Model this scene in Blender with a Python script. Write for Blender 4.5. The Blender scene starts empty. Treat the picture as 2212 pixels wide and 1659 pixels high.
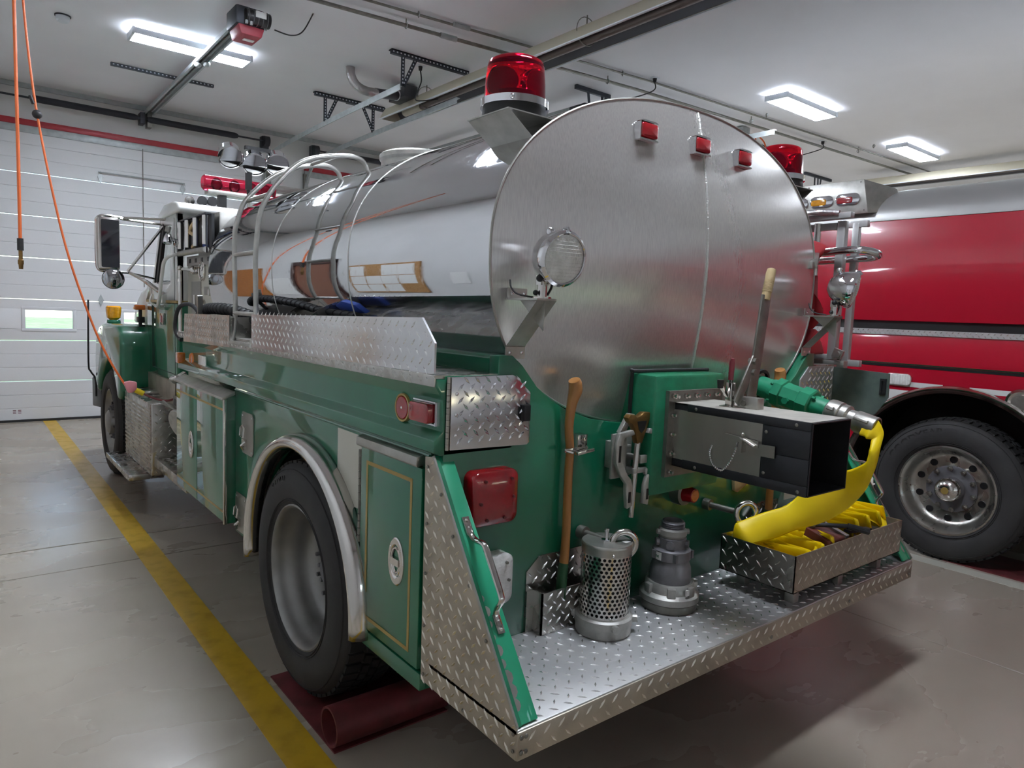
import bpy, bmesh, math, random
import numpy as np
from mathutils import Vector, Matrix
random.seed(7)
SC = bpy.context.scene
COL = SC.collection
PI = math.pi

# ------------------------------------------------------------------ camera, world, light level
cam_data = bpy.data.cameras.new('camera')
cam = bpy.data.objects.new('camera', cam_data)
COL.objects.link(cam)
SC.camera = cam
cam_data.sensor_fit = 'HORIZONTAL'
cam_data.sensor_width = 36.0
cam_data.lens = 1514.638 / 2212 * 36.0
cam_data.clip_start = 0.02
cam_data.clip_end = 300
def aim(yaw, pitch, roll):
    f = Vector((-math.sin(yaw)*math.cos(pitch), math.cos(yaw)*math.cos(pitch), -math.sin(pitch)))
    r = Vector((math.cos(yaw), math.sin(yaw), 0))
    d = f.cross(r)
    r2 = math.cos(roll)*r + math.sin(roll)*d
    d2 = -math.sin(roll)*r + math.cos(roll)*d
    return Matrix(((r2.x, -d2.x, -f.x), (r2.y, -d2.y, -f.y), (r2.z, -d2.z, -f.z)))
cam.matrix_world = Matrix.Translation((-1.138, -1.3443, 1.65)) @ aim(-0.674014722, 0.098830175, -0.0395252291).to_4x4()

world = bpy.data.worlds.new('world')
SC.world = world
world.use_nodes = True
wn = world.node_tree.nodes
sky = wn.new('ShaderNodeTexSky')
sky.sky_type = 'NISHITA'
sky.sun_elevation = math.radians(48)
sky.sun_rotation = math.radians(200)
sky.sun_disc = False
wn['Background'].inputs['Strength'].default_value = 0.4
world.node_tree.links.new(sky.outputs[0], wn['Background'].inputs['Color'])
VS = SC.view_settings
VS.view_transform = 'Standard'
VS.look = 'None'
VS.exposure = 1.65
VS.gamma = 1.0
VS.use_curve_mapping = False
TUBE_POWER = 42.0          # emission of the fluorescent ceiling tubes
SC.cycles.max_bounces = 10
SC.cycles.diffuse_bounces = 5
SC.cycles.glossy_bounces = 6
SC.cycles.transmission_bounces = 8
SC.cycles.caustics_reflective = False
SC.cycles.caustics_refractive = False
SC.cycles.sample_clamp_indirect = 4.0
SC.cycles.use_denoising = True

# ------------------------------------------------------------------ helpers
def lin(h):
    h = h.lstrip('#')
    o = []
    for k in (0, 2, 4):
        c = int(h[k:k+2], 16) / 255
        o.append(c/12.92 if c <= 0.04045 else ((c+0.055)/1.055)**2.4)
    return (o[0], o[1], o[2], 1)

MATS = {}
def mat(name, col, rough=.5, metal=0., coat=0., col2=None, nscale=6., ncon=(.35, .7), stretch=(1, 1, 1),
        bump=0., bscale=60., bstretch=(1, 1, 1), rvar=0., trans=0., ior=1.5, emit=None, estr=0., aniso=0., arot=0., spec=.5):
    m = bpy.data.materials.new(name)
    m.use_nodes = True
    nt = m.node_tree
    b = nt.nodes['Principled BSDF']
    I = b.inputs
    I['Base Color'].default_value = lin(col)
    I['Roughness'].default_value = rough
    I['Metallic'].default_value = metal
    I['Coat Weight'].default_value = coat
    I['Coat Roughness'].default_value = .04
    I['Transmission Weight'].default_value = trans
    I['IOR'].default_value = ior
    I['Specular IOR Level'].default_value = spec
    if emit:
        I['Emission Color'].default_value = lin(emit)
        I['Emission Strength'].default_value = estr
    need = col2 or bump or rvar
    if need:
        tc = nt.nodes.new('ShaderNodeTexCoord')
    def noise(scale, st, detail=5):
        mp = nt.nodes.new('ShaderNodeMapping')
        mp.inputs['Scale'].default_value = st
        nt.links.new(tc.outputs['Object'], mp.inputs['Vector'])
        n = nt.nodes.new('ShaderNodeTexNoise')
        n.inputs['Scale'].default_value = scale
        n.inputs['Detail'].default_value = detail
        nt.links.new(mp.outputs[0], n.inputs['Vector'])
        return n
    if col2 or rvar:
        n = noise(nscale, stretch)
        r = nt.nodes.new('ShaderNodeMapRange')
        r.inputs[1].default_value, r.inputs[2].default_value = ncon
        nt.links.new(n.outputs['Fac'], r.inputs[0])
        if col2:
            mx = nt.nodes.new('ShaderNodeMix')
            mx.data_type = 'RGBA'
            mx.inputs[6].default_value = lin(col)
            mx.inputs[7].default_value = lin(col2)
            nt.links.new(r.outputs[0], mx.inputs[0])
            nt.links.new(mx.outputs[2], I['Base Color'])
        if rvar:
            r2 = nt.nodes.new('ShaderNodeMapRange')
            r2.inputs[3].default_value = max(0.02, rough - rvar)
            r2.inputs[4].default_value = min(1, rough + rvar)
            nt.links.new(r.outputs[0], r2.inputs[0])
            nt.links.new(r2.outputs[0], I['Roughness'])
    if bump:
        n2 = noise(bscale, bstretch, 4)
        bp = nt.nodes.new('ShaderNodeBump')
        bp.inputs['Strength'].default_value = bump
        bp.inputs['Distance'].default_value = .01
        nt.links.new(n2.outputs['Fac'], bp.inputs['Height'])
        nt.links.new(bp.outputs[0], I['Normal'])
    if aniso:
        I['Anisotropic'].default_value = aniso
        I['Anisotropic Rotation'].default_value = arot
        tg = nt.nodes.new('ShaderNodeTangent')
        tg.direction_type = 'UV_MAP'
        nt.links.new(tg.outputs[0], I['Tangent'])
    MATS[name] = m
    return m

class B:
    """collects shapes for ONE mesh object"""
    def __init__(s):
        s.v, s.f = [], []
    def add(s, vs, fs):
        o = len(s.v)
        s.v += [tuple(map(float, p)) for p in vs]
        s.f += [tuple(i+o for i in f) for f in fs]
        return s
    def box(s, a, b):
        x0, y0, z0 = a
        x1, y1, z1 = b
        return s.add([(x0,y0,z0),(x1,y0,z0),(x1,y1,z0),(x0,y1,z0),(x0,y0,z1),(x1,y0,z1),(x1,y1,z1),(x0,y1,z1)],
                     [(3,2,1,0),(4,5,6,7),(0,1,5,4),(1,2,6,5),(2,3,7,6),(3,0,4,7)])
    def bar(s, p0, p1, w, h, up=(0, 0, 1)):
        """rectangular bar from p0 to p1, w across, h along up"""
        p0, p1, up = Vector(p0), Vector(p1), Vector(up)
        d = (p1-p0).normalized()
        sd = d.cross(up)
        if sd.length < 1e-4:
            sd = d.cross(Vector((1, 0, 0)))
        sd.normalize()
        u = sd.cross(d).normalized()
        vs = []
        for p in (p0, p1):
            for a, b in ((-1,-1),(1,-1),(1,1),(-1,1)):
                vs.append(p + sd*(a*w/2) + u*(b*h/2))
        return s.add(vs, [(3,2,1,0),(4,5,6,7),(0,1,5,4),(1,2,6,5),(2,3,7,6),(3,0,4,7)])
    def tube(s, path, r, n=10, closed=False, caps=True, sq=1.0):
        P = [Vector(p) for p in path]
        N = len(P)
        rad = r if isinstance(r, (list, tuple)) else [r]*N
        T = []
        for i in range(N):
            a = P[(i-1) % N] if (closed or i > 0) else P[i]
            b = P[(i+1) % N] if (closed or i < N-1) else P[i]
            t = (b-a)
            T.append(t.normalized() if t.length > 1e-9 else Vector((0, 0, 1)))
        ref = Vector((0, 0, 1)) if abs(T[0].z) < .9 else Vector((1, 0, 0))
        u = T[0].cross(ref).normalized()
        vs, fs = [], []
        for i in range(N):
            if i > 0:
                ax = T[i-1].cross(T[i])
                if ax.length > 1e-7:
                    u = Matrix.Rotation(T[i-1].angle(T[i]), 3, ax.normalized()) @ u
            w = T[i].cross(u).normalized()
            for k in range(n):
                a = 2*PI*k/n
                vs.append(P[i] + (u*math.cos(a) + w*math.sin(a)*sq)*rad[i])
        M = N if closed else N-1
        for i in range(M):
            j = (i+1) % N
            for k in range(n):
                l = (k+1) % n
                fs.append((i*n+k, i*n+l, j*n+l, j*n+k))
        if caps and not closed:
            fs.append(tuple(range(n-1, -1, -1)))
            fs.append(tuple((N-1)*n+k for k in range(n)))
        return s.add(vs, fs)
    def cyl(s, p0, p1, r0, r1=None, n=20, caps=True):
        return s.tube([p0, p1], [r0, r0 if r1 is None else r1], n, caps=caps)
    def lathe(s, prof, o=(0, 0, 0), axis=(0, 0, 1), n=32, close=False, ang=2*PI):
        o, d = Vector(o), Vector(axis).normalized()
        ref = Vector((0, 0, 1)) if abs(d.z) < .9 else Vector((1, 0, 0))
        u = d.cross(ref).normalized()
        w = d.cross(u).normalized()
        vs, fs, m = [], [], len(prof)
        full = abs(ang-2*PI) < 1e-6
        K = n if full else n+1
        for k in range(K):
            a = ang*k/n
            for r, h in prof:
                vs.append(o + d*h + (u*math.cos(a) + w*math.sin(a))*r)
        for k in range(n):
            l = (k+1) % K
            for j in range(m-1 if not close else m):
                i = (j+1) % m
                if prof[j][0] < 1e-7 and prof[i][0] < 1e-7:
                    continue
                fs.append((k*m+j, k*m+i, l*m+i, l*m+j))
        return s.add(vs, fs)
    def prism(s, poly, ax, a, b):
        """poly in the plane across ax ('x': (y,z), 'y': (x,z), 'z': (x,y)), swept from a to b"""
        n = len(poly)
        def P(p, h):
            return {'x': (h, p[0], p[1]), 'y': (p[0], h, p[1]), 'z': (p[0], p[1], h)}[ax]
        vs = [P(p, a) for p in poly] + [P(p, b) for p in poly]
        fs = [tuple(range(n)), tuple(range(2*n-1, n-1, -1))] + [(i, (i+1) % n, n+(i+1) % n, n+i) for i in range(n)]
        return s.add(vs, fs)
    def sph(s, c, r, n=16, m=10):
        r = r if isinstance(r, (tuple, list)) else (r, r, r)
        vs, fs = [], []
        for i in range(m+1):
            th = PI*i/m
            for k in range(n):
                a = 2*PI*k/n
                vs.append((c[0]+r[0]*math.sin(th)*math.cos(a), c[1]+r[1]*math.sin(th)*math.sin(a), c[2]+r[2]*math.cos(th)))
        for i in range(m):
            for k in range(n):
                l = (k+1) % n
                fs.append((i*n+k, (i+1)*n+k, (i+1)*n+l, i*n+l))
        return s.add(vs, fs)
    def tor(s, c, axis, R, r, n=28, m=10, ang=2*PI, start=0.):
        c, d = Vector(c), Vector(axis).normalized()
        ref = Vector((0, 0, 1)) if abs(d.z) < .9 else Vector((1, 0, 0))
        u = d.cross(ref).normalized()
        w = d.cross(u).normalized()
        full = abs(ang-2*PI) < 1e-6
        pts = [c + (u*math.cos(start+ang*k/n) + w*math.sin(start+ang*k/n))*R for k in range(n if full else n+1)]
        return s.tube(pts, r, m, closed=full)
    def grid(s, fn, nu, nv, closeu=False):
        vs = [fn(i/nu, j/nv) for j in range(nv+1) for i in range(nu if closeu else nu+1)]
        w = nu if closeu else nu+1
        fs = []
        for j in range(nv):
            for i in range(nu):
                k = (i+1) % w if closeu else i+1
                fs.append((j*w+i, j*w+k, (j+1)*w+k, (j+1)*w+i))
        return s.add(vs, fs)
    def build(s, name, m, parent=None, bevel=0., seg=2, ang=35, fix=True, local=False, label=None, kind=None, merge=True, smooth=True, two=None):
        me = bpy.data.meshes.new(name)
        me.from_pydata(s.v, [], s.f)
        if fix:
            bm = bmesh.new()
            bm.from_mesh(me)
            if merge:
                bmesh.ops.remove_doubles(bm, verts=bm.verts, dist=1e-6)
            bmesh.ops.recalc_face_normals(bm, faces=bm.faces)
            if bevel:
                ed = [e for e in bm.edges if len(e.link_faces) == 2 and e.calc_face_angle(0) > math.radians(30)]
                bmesh.ops.bevel(bm, geom=ed, offset=bevel, segments=seg, profile=.5, affect='EDGES', clamp_overlap=True)
            bm.to_mesh(me)
            bm.free()
        if smooth:
            me.shade_smooth()
            me.set_sharp_from_angle(angle=math.radians(ang))
        me.materials.append(MATS[m] if isinstance(m, str) else m)
        o = bpy.data.objects.new(name, me)
        COL.objects.link(o)
        if parent is not None:
            o.parent = parent
            if parent.type == 'EMPTY' and not local and parent.parent is None:
                o.location = -parent.location
        if label:
            o['label'] = label
        if kind:
            o['kind'] = kind
        return o

def thing(name, label, cat, loc=(0, 0, 0), group=None):
    o = bpy.data.objects.new(name, None)
    o.empty_display_size = .1
    COL.objects.link(o)
    o.location = loc
    o['label'] = label
    o['category'] = cat
    if group:
        o['group'] = group
    return o
def tag(o, label, cat, group=None):
    """the properties of a thing that is one mesh; its origin goes to the middle of its base"""
    o['label'] = label
    o['category'] = cat
    if group:
        o['group'] = group
    me = o.data
    n = len(me.vertices)
    co = np.empty(n*3)
    me.vertices.foreach_get('co', co)
    co = co.reshape(-1, 3)
    c = np.array([(co[:, 0].min()+co[:, 0].max())/2, (co[:, 1].min()+co[:, 1].max())/2, co[:, 2].min()])
    me.vertices.foreach_set('co', (co-c).ravel())
    me.update()
    o.location = c
    return o
def struct(o):
    o['kind'] = 'structure'
    return o
def dup(root, loc, label=None, group=None):
    r = root.copy()
    COL.objects.link(r)
    r.location = loc
    if label:
        r['label'] = label
    if group:
        r['group'] = group
    for ch in list(root.children):
        c = ch.copy()
        COL.objects.link(c)
        c.parent = r
        for g in ch.children:
            d = g.copy()
            COL.objects.link(d)
            d.parent = c
    return r
def dup_part(o, off):
    """a copy of a part and its sub-parts, moved by off inside the same thing"""
    c = o.copy()
    COL.objects.link(c)
    c.location = Vector(o.location) + Vector(off)
    for g in o.children:
        d = g.copy()
        COL.objects.link(d)
        d.parent = c
    return c

def tread(parent, O, U, V, w, h, m='tread_plate', p=.04, L=.034, W=.009, H=.0028, test=None, name='tread_lugs'):
    """raised lugs of checker plate over the rectangle O, O+U*w, O+V*h; joined into one part"""
    O, U, V = Vector(O), Vector(U).normalized(), Vector(V).normalized()
    N = U.cross(V)
    b = B()
    q_ = p/math.sqrt(2)
    nu, nv = max(1, int(w/q_)), max(1, int(h/q_))
    su, sv = w/nu, h/nv
    for i in range(nu):
        for j in range(nv):
            if (i+j) % 2:
                continue
            a, c = (i+.5)*su, (j+.5)*sv
            if test and not test(a, c):
                continue
            q = O + U*a + V*c
            t = (U+V).normalized() if i % 2 else (U-V).normalized()
            s_ = N.cross(t)
            b.add([q-t*L/2, q+s_*W/2, q+t*L/2, q-s_*W/2, q-t*L*.22+N*H, q+t*L*.22+N*H],
                  [(0, 3, 4), (3, 2, 5, 4), (2, 1, 5), (1, 0, 4, 5)])
    return b.build(name, m, parent, fix=False, kind='stuff', smooth=False) if b.v else None

def ribbon(b, edges, th):
    """a flat hose: list of (edge point, opposite edge point) along it, th thick, edges rounded"""
    A = [Vector(e[0]) for e in edges]
    Z = [Vector(e[1]) for e in edges]
    n = len(A)
    ring = []
    for i in range(n):
        t = ((A[min(i+1, n-1)]+Z[min(i+1, n-1)]) - (A[max(i-1, 0)]+Z[max(i-1, 0)])).normalized()
        wv = Z[i]-A[i]
        nn = t.cross(wv).normalized()*(th/2)
        ring.append([A[i]+wv*.0, A[i]+wv*.06+nn, A[i]+wv*.5+nn*1.05, A[i]+wv*.94+nn, Z[i], A[i]+wv*.94-nn, A[i]+wv*.5-nn*1.05, A[i]+wv*.06-nn])
    vs = [p for r in ring for p in r]
    fs = []
    for i in range(n-1):
        for k in range(8):
            l = (k+1) % 8
            fs.append((i*8+k, i*8+l, (i+1)*8+l, (i+1)*8+k))
    fs += [tuple(range(8)), tuple((n-1)*8+k for k in range(7, -1, -1))]
    return b.add(vs, fs)

def smooth_path(pts, k=4):
    """Catmull-Rom through the points"""
    P = [Vector(p) for p in pts]
    out = []
    for i in range(len(P)-1):
        p0, p1, p2, p3 = P[max(i-1, 0)], P[i], P[i+1], P[min(i+2, len(P)-1)]
        for j in range(k):
            t = j/k
            out.append(.5*((2*p1) + (p2-p0)*t + (2*p0-5*p1+4*p2-p3)*t*t + (3*p1-p0-3*p2+p3)*t**3))
    out.append(P[-1])
    return out

def rrect(w, h, r, n=5, cx=0., cy=0.):
    """rounded rectangle outline"""
    pts = []
    for sx, sy, a0 in ((1, 1, 0), (-1, 1, PI/2), (-1, -1, PI), (1, -1, 1.5*PI)):
        for k in range(n+1):
            a = a0 + PI/2*k/n
            pts.append((cx + sx*(w/2-r) + r*math.cos(a), cy + sy*(h/2-r) + r*math.sin(a)))
    return pts

def text_shape(b, body, size, place, depth=.002):
    """flat raised lettering: place(u, v, d) puts a point of the text into the scene"""
    cu = bpy.data.curves.new('lettering', 'FONT')
    cu.body = body
    cu.size = size
    cu.align_x = 'CENTER'
    cu.extrude = .5
    cu.resolution_u = 2
    to = bpy.data.objects.new('lettering', cu)
    COL.objects.link(to)
    dg = bpy.context.evaluated_depsgraph_get()
    me = to.evaluated_get(dg).to_mesh()
    vs = [place(v.co.x, v.co.y, depth if v.co.z > 0 else -.001) for v in me.vertices]
    fs = [tuple(p.vertices) for p in me.polygons]
    to.to_mesh_clear() if hasattr(to, 'to_mesh_clear') else None
    bpy.data.objects.remove(to)
    bpy.data.curves.remove(cu)
    return b.add(vs, fs)

# ------------------------------------------------------------------ materials
mat('wall_paint', 'd6d6d4', .6, col2='d0d0ce', nscale=1.5)
mat('ceiling_paint', 'eeeef1', .55, col2='e6e6e9', nscale=.8, bump=.05, bscale=3)
mat('concrete', 'b0a798', .28, col2='998f80', nscale=1.1, ncon=(.1, .95), stretch=(1, 1.8, 1), rvar=.06, bump=.03, bscale=25)
mat('groove', '1d1a17', .9)
mat('line_paint', 'c9a224', .45, col2='a8871f', nscale=9, ncon=(.45, .8), rvar=.1)
mat('door_white', 'd8d9da', .42, bump=.04, bscale=90)
mat('door_frame_white', 'd4d6d8', .4)
mat('red_trim', '9c1f2a', .45)
mat('galvanised', 'b2b8b8', .42, .35, col2='a0a6a6', nscale=14)
mat('punched_steel', '4a4e55', .5, .7)
mat('dark_steel', '3a3c42', .5, .5)
mat('spring_steel', '33343a', .6, .4, bump=.6, bscale=60, bstretch=(6, .1, .1))
mat('green_paint', '0f6a49', .35, 0, coat=1., col2='0d6043', nscale=3, spec=.4)
mat('green_paint_lit', '1c9a70', .4, 0, coat=.5)  # green paint with the light on the up-facing flange put into its colour
mat('green_valve', '1d8a63', .38, 0, coat=.6, col2='197a57', nscale=12, bump=.08, bscale=40)
mat('green_chipped', '137a55', .45, 0, coat=.3, col2='0f6545', nscale=20, bump=.05, bscale=80)
mat('white_paint', 'dfe0db', .3, 0, coat=.8)
mat('cream_panel', 'c6c4b6', .4, 0, coat=.3)
mat('gold_line', 'a38a4c', .4, .3)
mat('polished_steel', 'd2d3d5', .06, 1., rvar=.045, nscale=30, ncon=(.5, .8), bump=.006, bscale=1.2)
mat('brushed_steel', 'dedbd6', .23, .72, aniso=.75, col2='cac8c4', nscale=60, stretch=(6, 6, .3), bump=.012, bscale=1.6)
mat('weld', 'cfcfca', .4, .9, bump=.5, bscale=120)
mat('tread_plate', 'c4c2bd', .28, 1., col2='aaa59c', nscale=9, rvar=.08)
mat('tread_dirty', 'bcb3a3', .40, .8, col2='a0978a', nscale=7, rvar=.08)
mat('tread_step', 'cfcfcf', .42, .6, col2='bdbcb9', nscale=5, rvar=.06)
mat('lug_bright', 'e8e8e6', .25, .9)
mat('lug_warm', 'd8d2c4', .28, .9)
mat('tread_bright', 'd6d6d8', .16, 1., bump=.02, bscale=8)
mat('aluminium', 'b9b8b2', .38, .9, col2='a3a19a', nscale=15)
mat('cast_aluminium', 'b9b8b2', .5, .75, col2='a2a19b', nscale=25, bump=.1, bscale=90)
mat('stainless', 'bcb9b1', .34, .9, col2='a3a098', nscale=5, stretch=(1, 1, .2), rvar=.07)
mat('chrome', 'e2e3e6', .05, 1.)
mat('chrome_worn', 'd0cdc8', .14, 1., rvar=.07, nscale=12)
mat('dull_steel', '8b8982', .45, .85, col2='76746d', nscale=18)
mat('black_steel', '2a2b2e', .45, .5, col2='333438', nscale=10)
mat('black_paint', '0e0e10', .4)
mat('dusty_top', 'b9b5ab', .55, .25, col2='a39f95', nscale=12)
mat('black_rubber', '1c1c1d', .6, bump=.1, bscale=60)
mat('tyre', '242323', .72, col2='2e2c2b', nscale=7, bump=.06, bscale=70)
mat('tyre_tread', '161514', .85)
mat('tyre_letter', '232221', .6)
mat('rim_steel', '9a9996', .42, .75, col2='838280', nscale=6)
mat('rim_alloy', 'bdbbb5', .3, 1., col2='a5a29b', nscale=8, rvar=.06)
mat('hub_steel', '77767a', .5, .6)
mat('red_lens', 'a30d1a', .22, 0, coat=.7, col2='840c16', nscale=14, bump=.08, bscale=220)
mat('red_glass', 'f83a5c', .04, 0, trans=.95, ior=1.2)
mat('amber_lens', 'd06a1a', .2, 0, coat=1., bump=.2, bscale=120)
mat('amber_glass', 'e8a010', .15, 0, coat=1., col2='c98608', nscale=40)
mat('blue_lens', '1a3fc0', .2, 0, coat=1.)
mat('clear_lens', 'f6f7f4', .25, 0, coat=1., col2='dcded8', nscale=30, bump=.35, bscale=120)
mat('glass', 'eef4f2', .02, 0, trans=1., ior=1.1)
mat('dark_reflection', '12141a', .05, 0, coat=1.)  # near-black colour stands for the dark reflection in the side mirror
mat('mirror_glass', 'b8bcc0', .02, 1.)
mat('ash_wood', 'b07a42', .45, 0, coat=.3, col2='99652f', nscale=5, stretch=(8, 8, .6))
mat('wood_green', '1f4a2a', .5)
mat('adapter_grey', '88878a', .5, .4, col2='6a696c', nscale=12, bump=.06, bscale=80)
mat('brass', '8a6a3c', .42, .8, col2='6f5430', nscale=20)
mat('beige_grip', 'c9b184', .6)
mat('red_grip', '7c1a2c', .4, coat=.5)
mat('yellow_hose', 'f4d600', .5, 0, col2='e8c600', nscale=7, bump=.05, bscale=18)
mat('dark_red_steel', '6e2a2e', .6, .2, col2='52211f', nscale=12, bump=.1, bscale=40)
mat('brown_block', '5a2418', .55)
mat('red_truck', 'b3182e', .25, 0, coat=1., spec=.5)
mat('opener_red', 'a03a44', .5)
mat('red_canvas', 'a82a30', .6, bump=.15, bscale=20)
mat('silver_paint', 'b5b5b3', .35, .5)
mat('grey_plate', '4b5a55', .5, .3, col2='66736c', nscale=10)
mat('orange_cord', 'd8662a', .5)
mat('orange_plastic', 'c8602c', .5)
mat('pink_plastic', 'd88a90', .35)
mat('yellow_plastic', 'd8b820', .45)
mat('blue_tarp', '23408c', .6)
mat('heater_cream', 'c9c3ae', .5)
mat('heater_dark', '55555a', .55, .4)
mat('heater_tube', '6c625c', .5, .5)
mat('foil', 'b5b3b2', .35, .9, bump=.8, bscale=25)
mat('tube_light', 'ffffff', .5, emit='eaf2ff', estr=TUBE_POWER)
mat('fixture_white', 'dfe5ea', .5)
mat('paper', 'e8e8e4', .7)
mat('cork', 'b58a5a', .8, col2='a07748', nscale=40)
mat('plywood', 'b8722e', .55, col2='a06226', nscale=12, stretch=(1, 1, 6))
mat('brown_door', '7a4a36', .5)
mat('dark_brown', '40231f', .5)
mat('grass', '6f9a3c', .9, col2='9fb86a', nscale=1.5)
mat('vinyl_grey', '9a9892', .6)
# ------------------------------------------------------------------ the room shell
XW, XE, YS, YN, ZC = -1.62, 13.5, -4.6, 9.75, 4.31
# floor with saw-cut joints: cells of slab, the joints are real grooves
b = B()
xs = [(XW, 2.9), (2.908, 8.0), (8.008, XE)]
ys = [(YS, -1.5), (-1.492, 3.515), (3.525, 4.03), (4.045, YN)]
for x0, x1 in xs:
    for y0, y1 in ys:
        b.box((x0, y0, -.12), (x1, y1, 0))
struct(b.build('floor', 'concrete', bevel=.002, seg=1))
struct(B().box((XW, YS, -.16), (XE, YN, -.014)).build('trim_1', 'groove'))
struct(B().box((XW-.1, YS-.1, ZC), (XE+.1, YN+.1, ZC+.1)).build('ceiling', 'ceiling_paint'))
struct(B().box((XW-.12, YS-.1, -.12), (XW, YN+.2, ZC)).build('wall_west', 'wall_paint'))
struct(B().box((XE, YS-.1, -.12), (XE+.12, YN+.2, ZC)).build('wall_east', 'wall_paint'))
DOORS = [(-.72, 2.70), (3.36, 6.78), (7.5, 10.92)]
DH = 3.74
def wall_with_openings(y0, y1, ops, top):
    b = B()
    x = XW
    for a, c in ops:
        b.box((x, y0, -.12), (a, y1, ZC))
        b.box((a, y0, top), (c, y1, ZC))
        x = c
    b.box((x, y0, -.12), (XE, y1, ZC))
    return b
struct(wall_with_openings(YN, YN+.2, DOORS, DH).build('wall_north', 'wall_paint'))
struct(wall_with_openings(YS-.2, YS, DOORS, DH).build('wall_south', 'wall_paint'))
# grass and gravel outside, seen through the small door windows
struct(B().box((-30, YN+.6, -.5), (40, YN+60, -.14)).build('ground_outside', 'grass'))
struct(B().box((-30, YS-60, -.5), (40, YS-.6, -.14)).build('ground_outside_south', 'grass'))

ndoor = [0]
def sectional_door(x0, x1, yface, sgn, detail):
    """sectional overhead door: seven panels, one row with three framed windows"""
    ndoor[0] += 1
    d = bpy.data.objects.new('door_%d' % ndoor[0], None)
    COL.objects.link(d)
    d.location = ((x0+x1)/2, yface, 0)
    d['kind'] = 'structure'
    n, H = 7, DH/7
    W = x1-x0
    cs = [x0+W*f for f in (.168, .5, .832)]
    for k in range(n):
        z0, z1 = k*H+.002, (k+1)*H-.004
        b = B()
        win = (k == 2)
        ya, yb = sorted((yface, yface+.045*sgn))
        cut = [z0, z0+(z1-z0)*.33, z0+(z1-z0)*.66, z1]
        if win:
            wz0, wz1, hw = 1.215, 1.475, .275
            b.box((x0, ya, z0), (x1, yb, wz0))
            b.box((x0, ya, wz1), (x1, yb, z1))
            e = [x0] + [v for c in cs for v in (c-hw, c+hw)] + [x1]
            for i in range(0, len(e), 2):
                b.box((e[i], ya, wz0), (e[i+1], yb, wz1))
        else:
            for i in range(3):
                b.box((x0, ya, cut[i]+.002), (x1, yb, cut[i+1]-.002))
            b.box((x0, ya+.006, z0), (x1, yb-.003, z1))
        b.build('door_panel', 'door_white', d, bevel=.004, seg=1)
        if win:
            for c in cs:
                f = B()
                ym = yface-.012*sgn
                y_, y__ = sorted((ym, yface+.05*sgn))
                f.box((c-hw-.03, y_, wz0-.03), (c+hw+.03, y__, wz0+.012)).box((c-hw-.03, y_, wz1-.012), (c+hw+.03, y__, wz1+.03))
                f.box((c-hw-.03, y_, wz0), (c-hw+.014, y__, wz1)).box((c+hw-.014, y_, wz0), (c+hw+.03, y__, wz1))
                fr = f.build('window_frame', 'door_frame_white', d, bevel=.006)
                B().box((c-hw, yface+.018*sgn, wz0), (c+hw, yface+.024*sgn, wz1)).build('window_pane', 'glass', fr, local=True)
    if detail:
        # lift bar with two diamond brackets, lower reflector, lock rod
        b = B()
        b.tube([(x0+1.16, yface-.04, 3.33), (x0+2.24, yface-.04, 3.33)], .008, 8)
        b.build('lift_bar', 'galvanised', d)
        for xx, zz in ((x0+1.19, 3.27), (x0+2.22, 3.25), (x0+1.17, 1.62)):
            B().prism([(xx-.035, zz), (xx, zz-.08), (xx+.035, zz), (xx, zz+.08)], 'y', yface-.016, yface-.001).build('diamond_bracket', 'galvanised', d)
        B().tube([(x0+1.70, yface-.05, 3.72), (x0+1.70, yface-.035, 3.0), (x0+1.705, yface-.02, 1.83)], .006, 6).build('release_rope', 'dull_steel', d)
        b = B()
        for dx in (.15, .205):
            for dz in (.112, .13, .15):
                b.box((x0+dx, yface-.0015, dz), (x0+dx+.035, yface, dz+.008))
        b.build('warning_label', 'dark_red_steel', d)
        B().box((x0, yface-.02, 0), (x1, yface+.03, .03)).build('bottom_seal', 'black_rubber', d)
    return d
for i, (a, c) in enumerate(DOORS):
    sectional_door(a, c, YN-.03, 1, i == 0)
for i, (a, c) in enumerate(DOORS):
    sectional_door(a, c, YS+.03, -1, False)
n = 1
for a, c in DOORS:
    for m_, z0, z1, dy in (('red_trim', 3.79, 3.865, .05), ('galvanised', 3.70, 3.79, .045)):
        n += 1
        struct(B().box((a-.05, YN-dy, z0), (c+.05, YN, z1)).build('trim_%d' % n, m_, bevel=.004))
n += 1
struct(B().box((XW, YN-.03, 4.25), (XE, YN, 4.31)).build('trim_%d' % n, 'galvanised'))
for x0 in (-.79, 2.70, 3.29, 6.78):
    n += 1
    struct(B().box((x0, YN-.05, 0), (x0+.07, YN, DH)).build('trim_%d' % n, 'dull_steel', bevel=.004))

# yellow bay line on the floor, worn
fl = B().box((-.25, -4.0, -.002), (-.105, YN-.06, .0015)).build('floor_marking', 'line_paint')
tag(fl, 'worn yellow bay line painted on the concrete left of the green tanker', 'floor marking')
fl2 = B().box((4.25, -3.0, -.002), (4.38, .9, .0015)).build('floor_marking', 'cream_panel')
tag(fl2, 'faded pale bay line painted on the concrete beside the red truck', 'floor marking')

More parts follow.
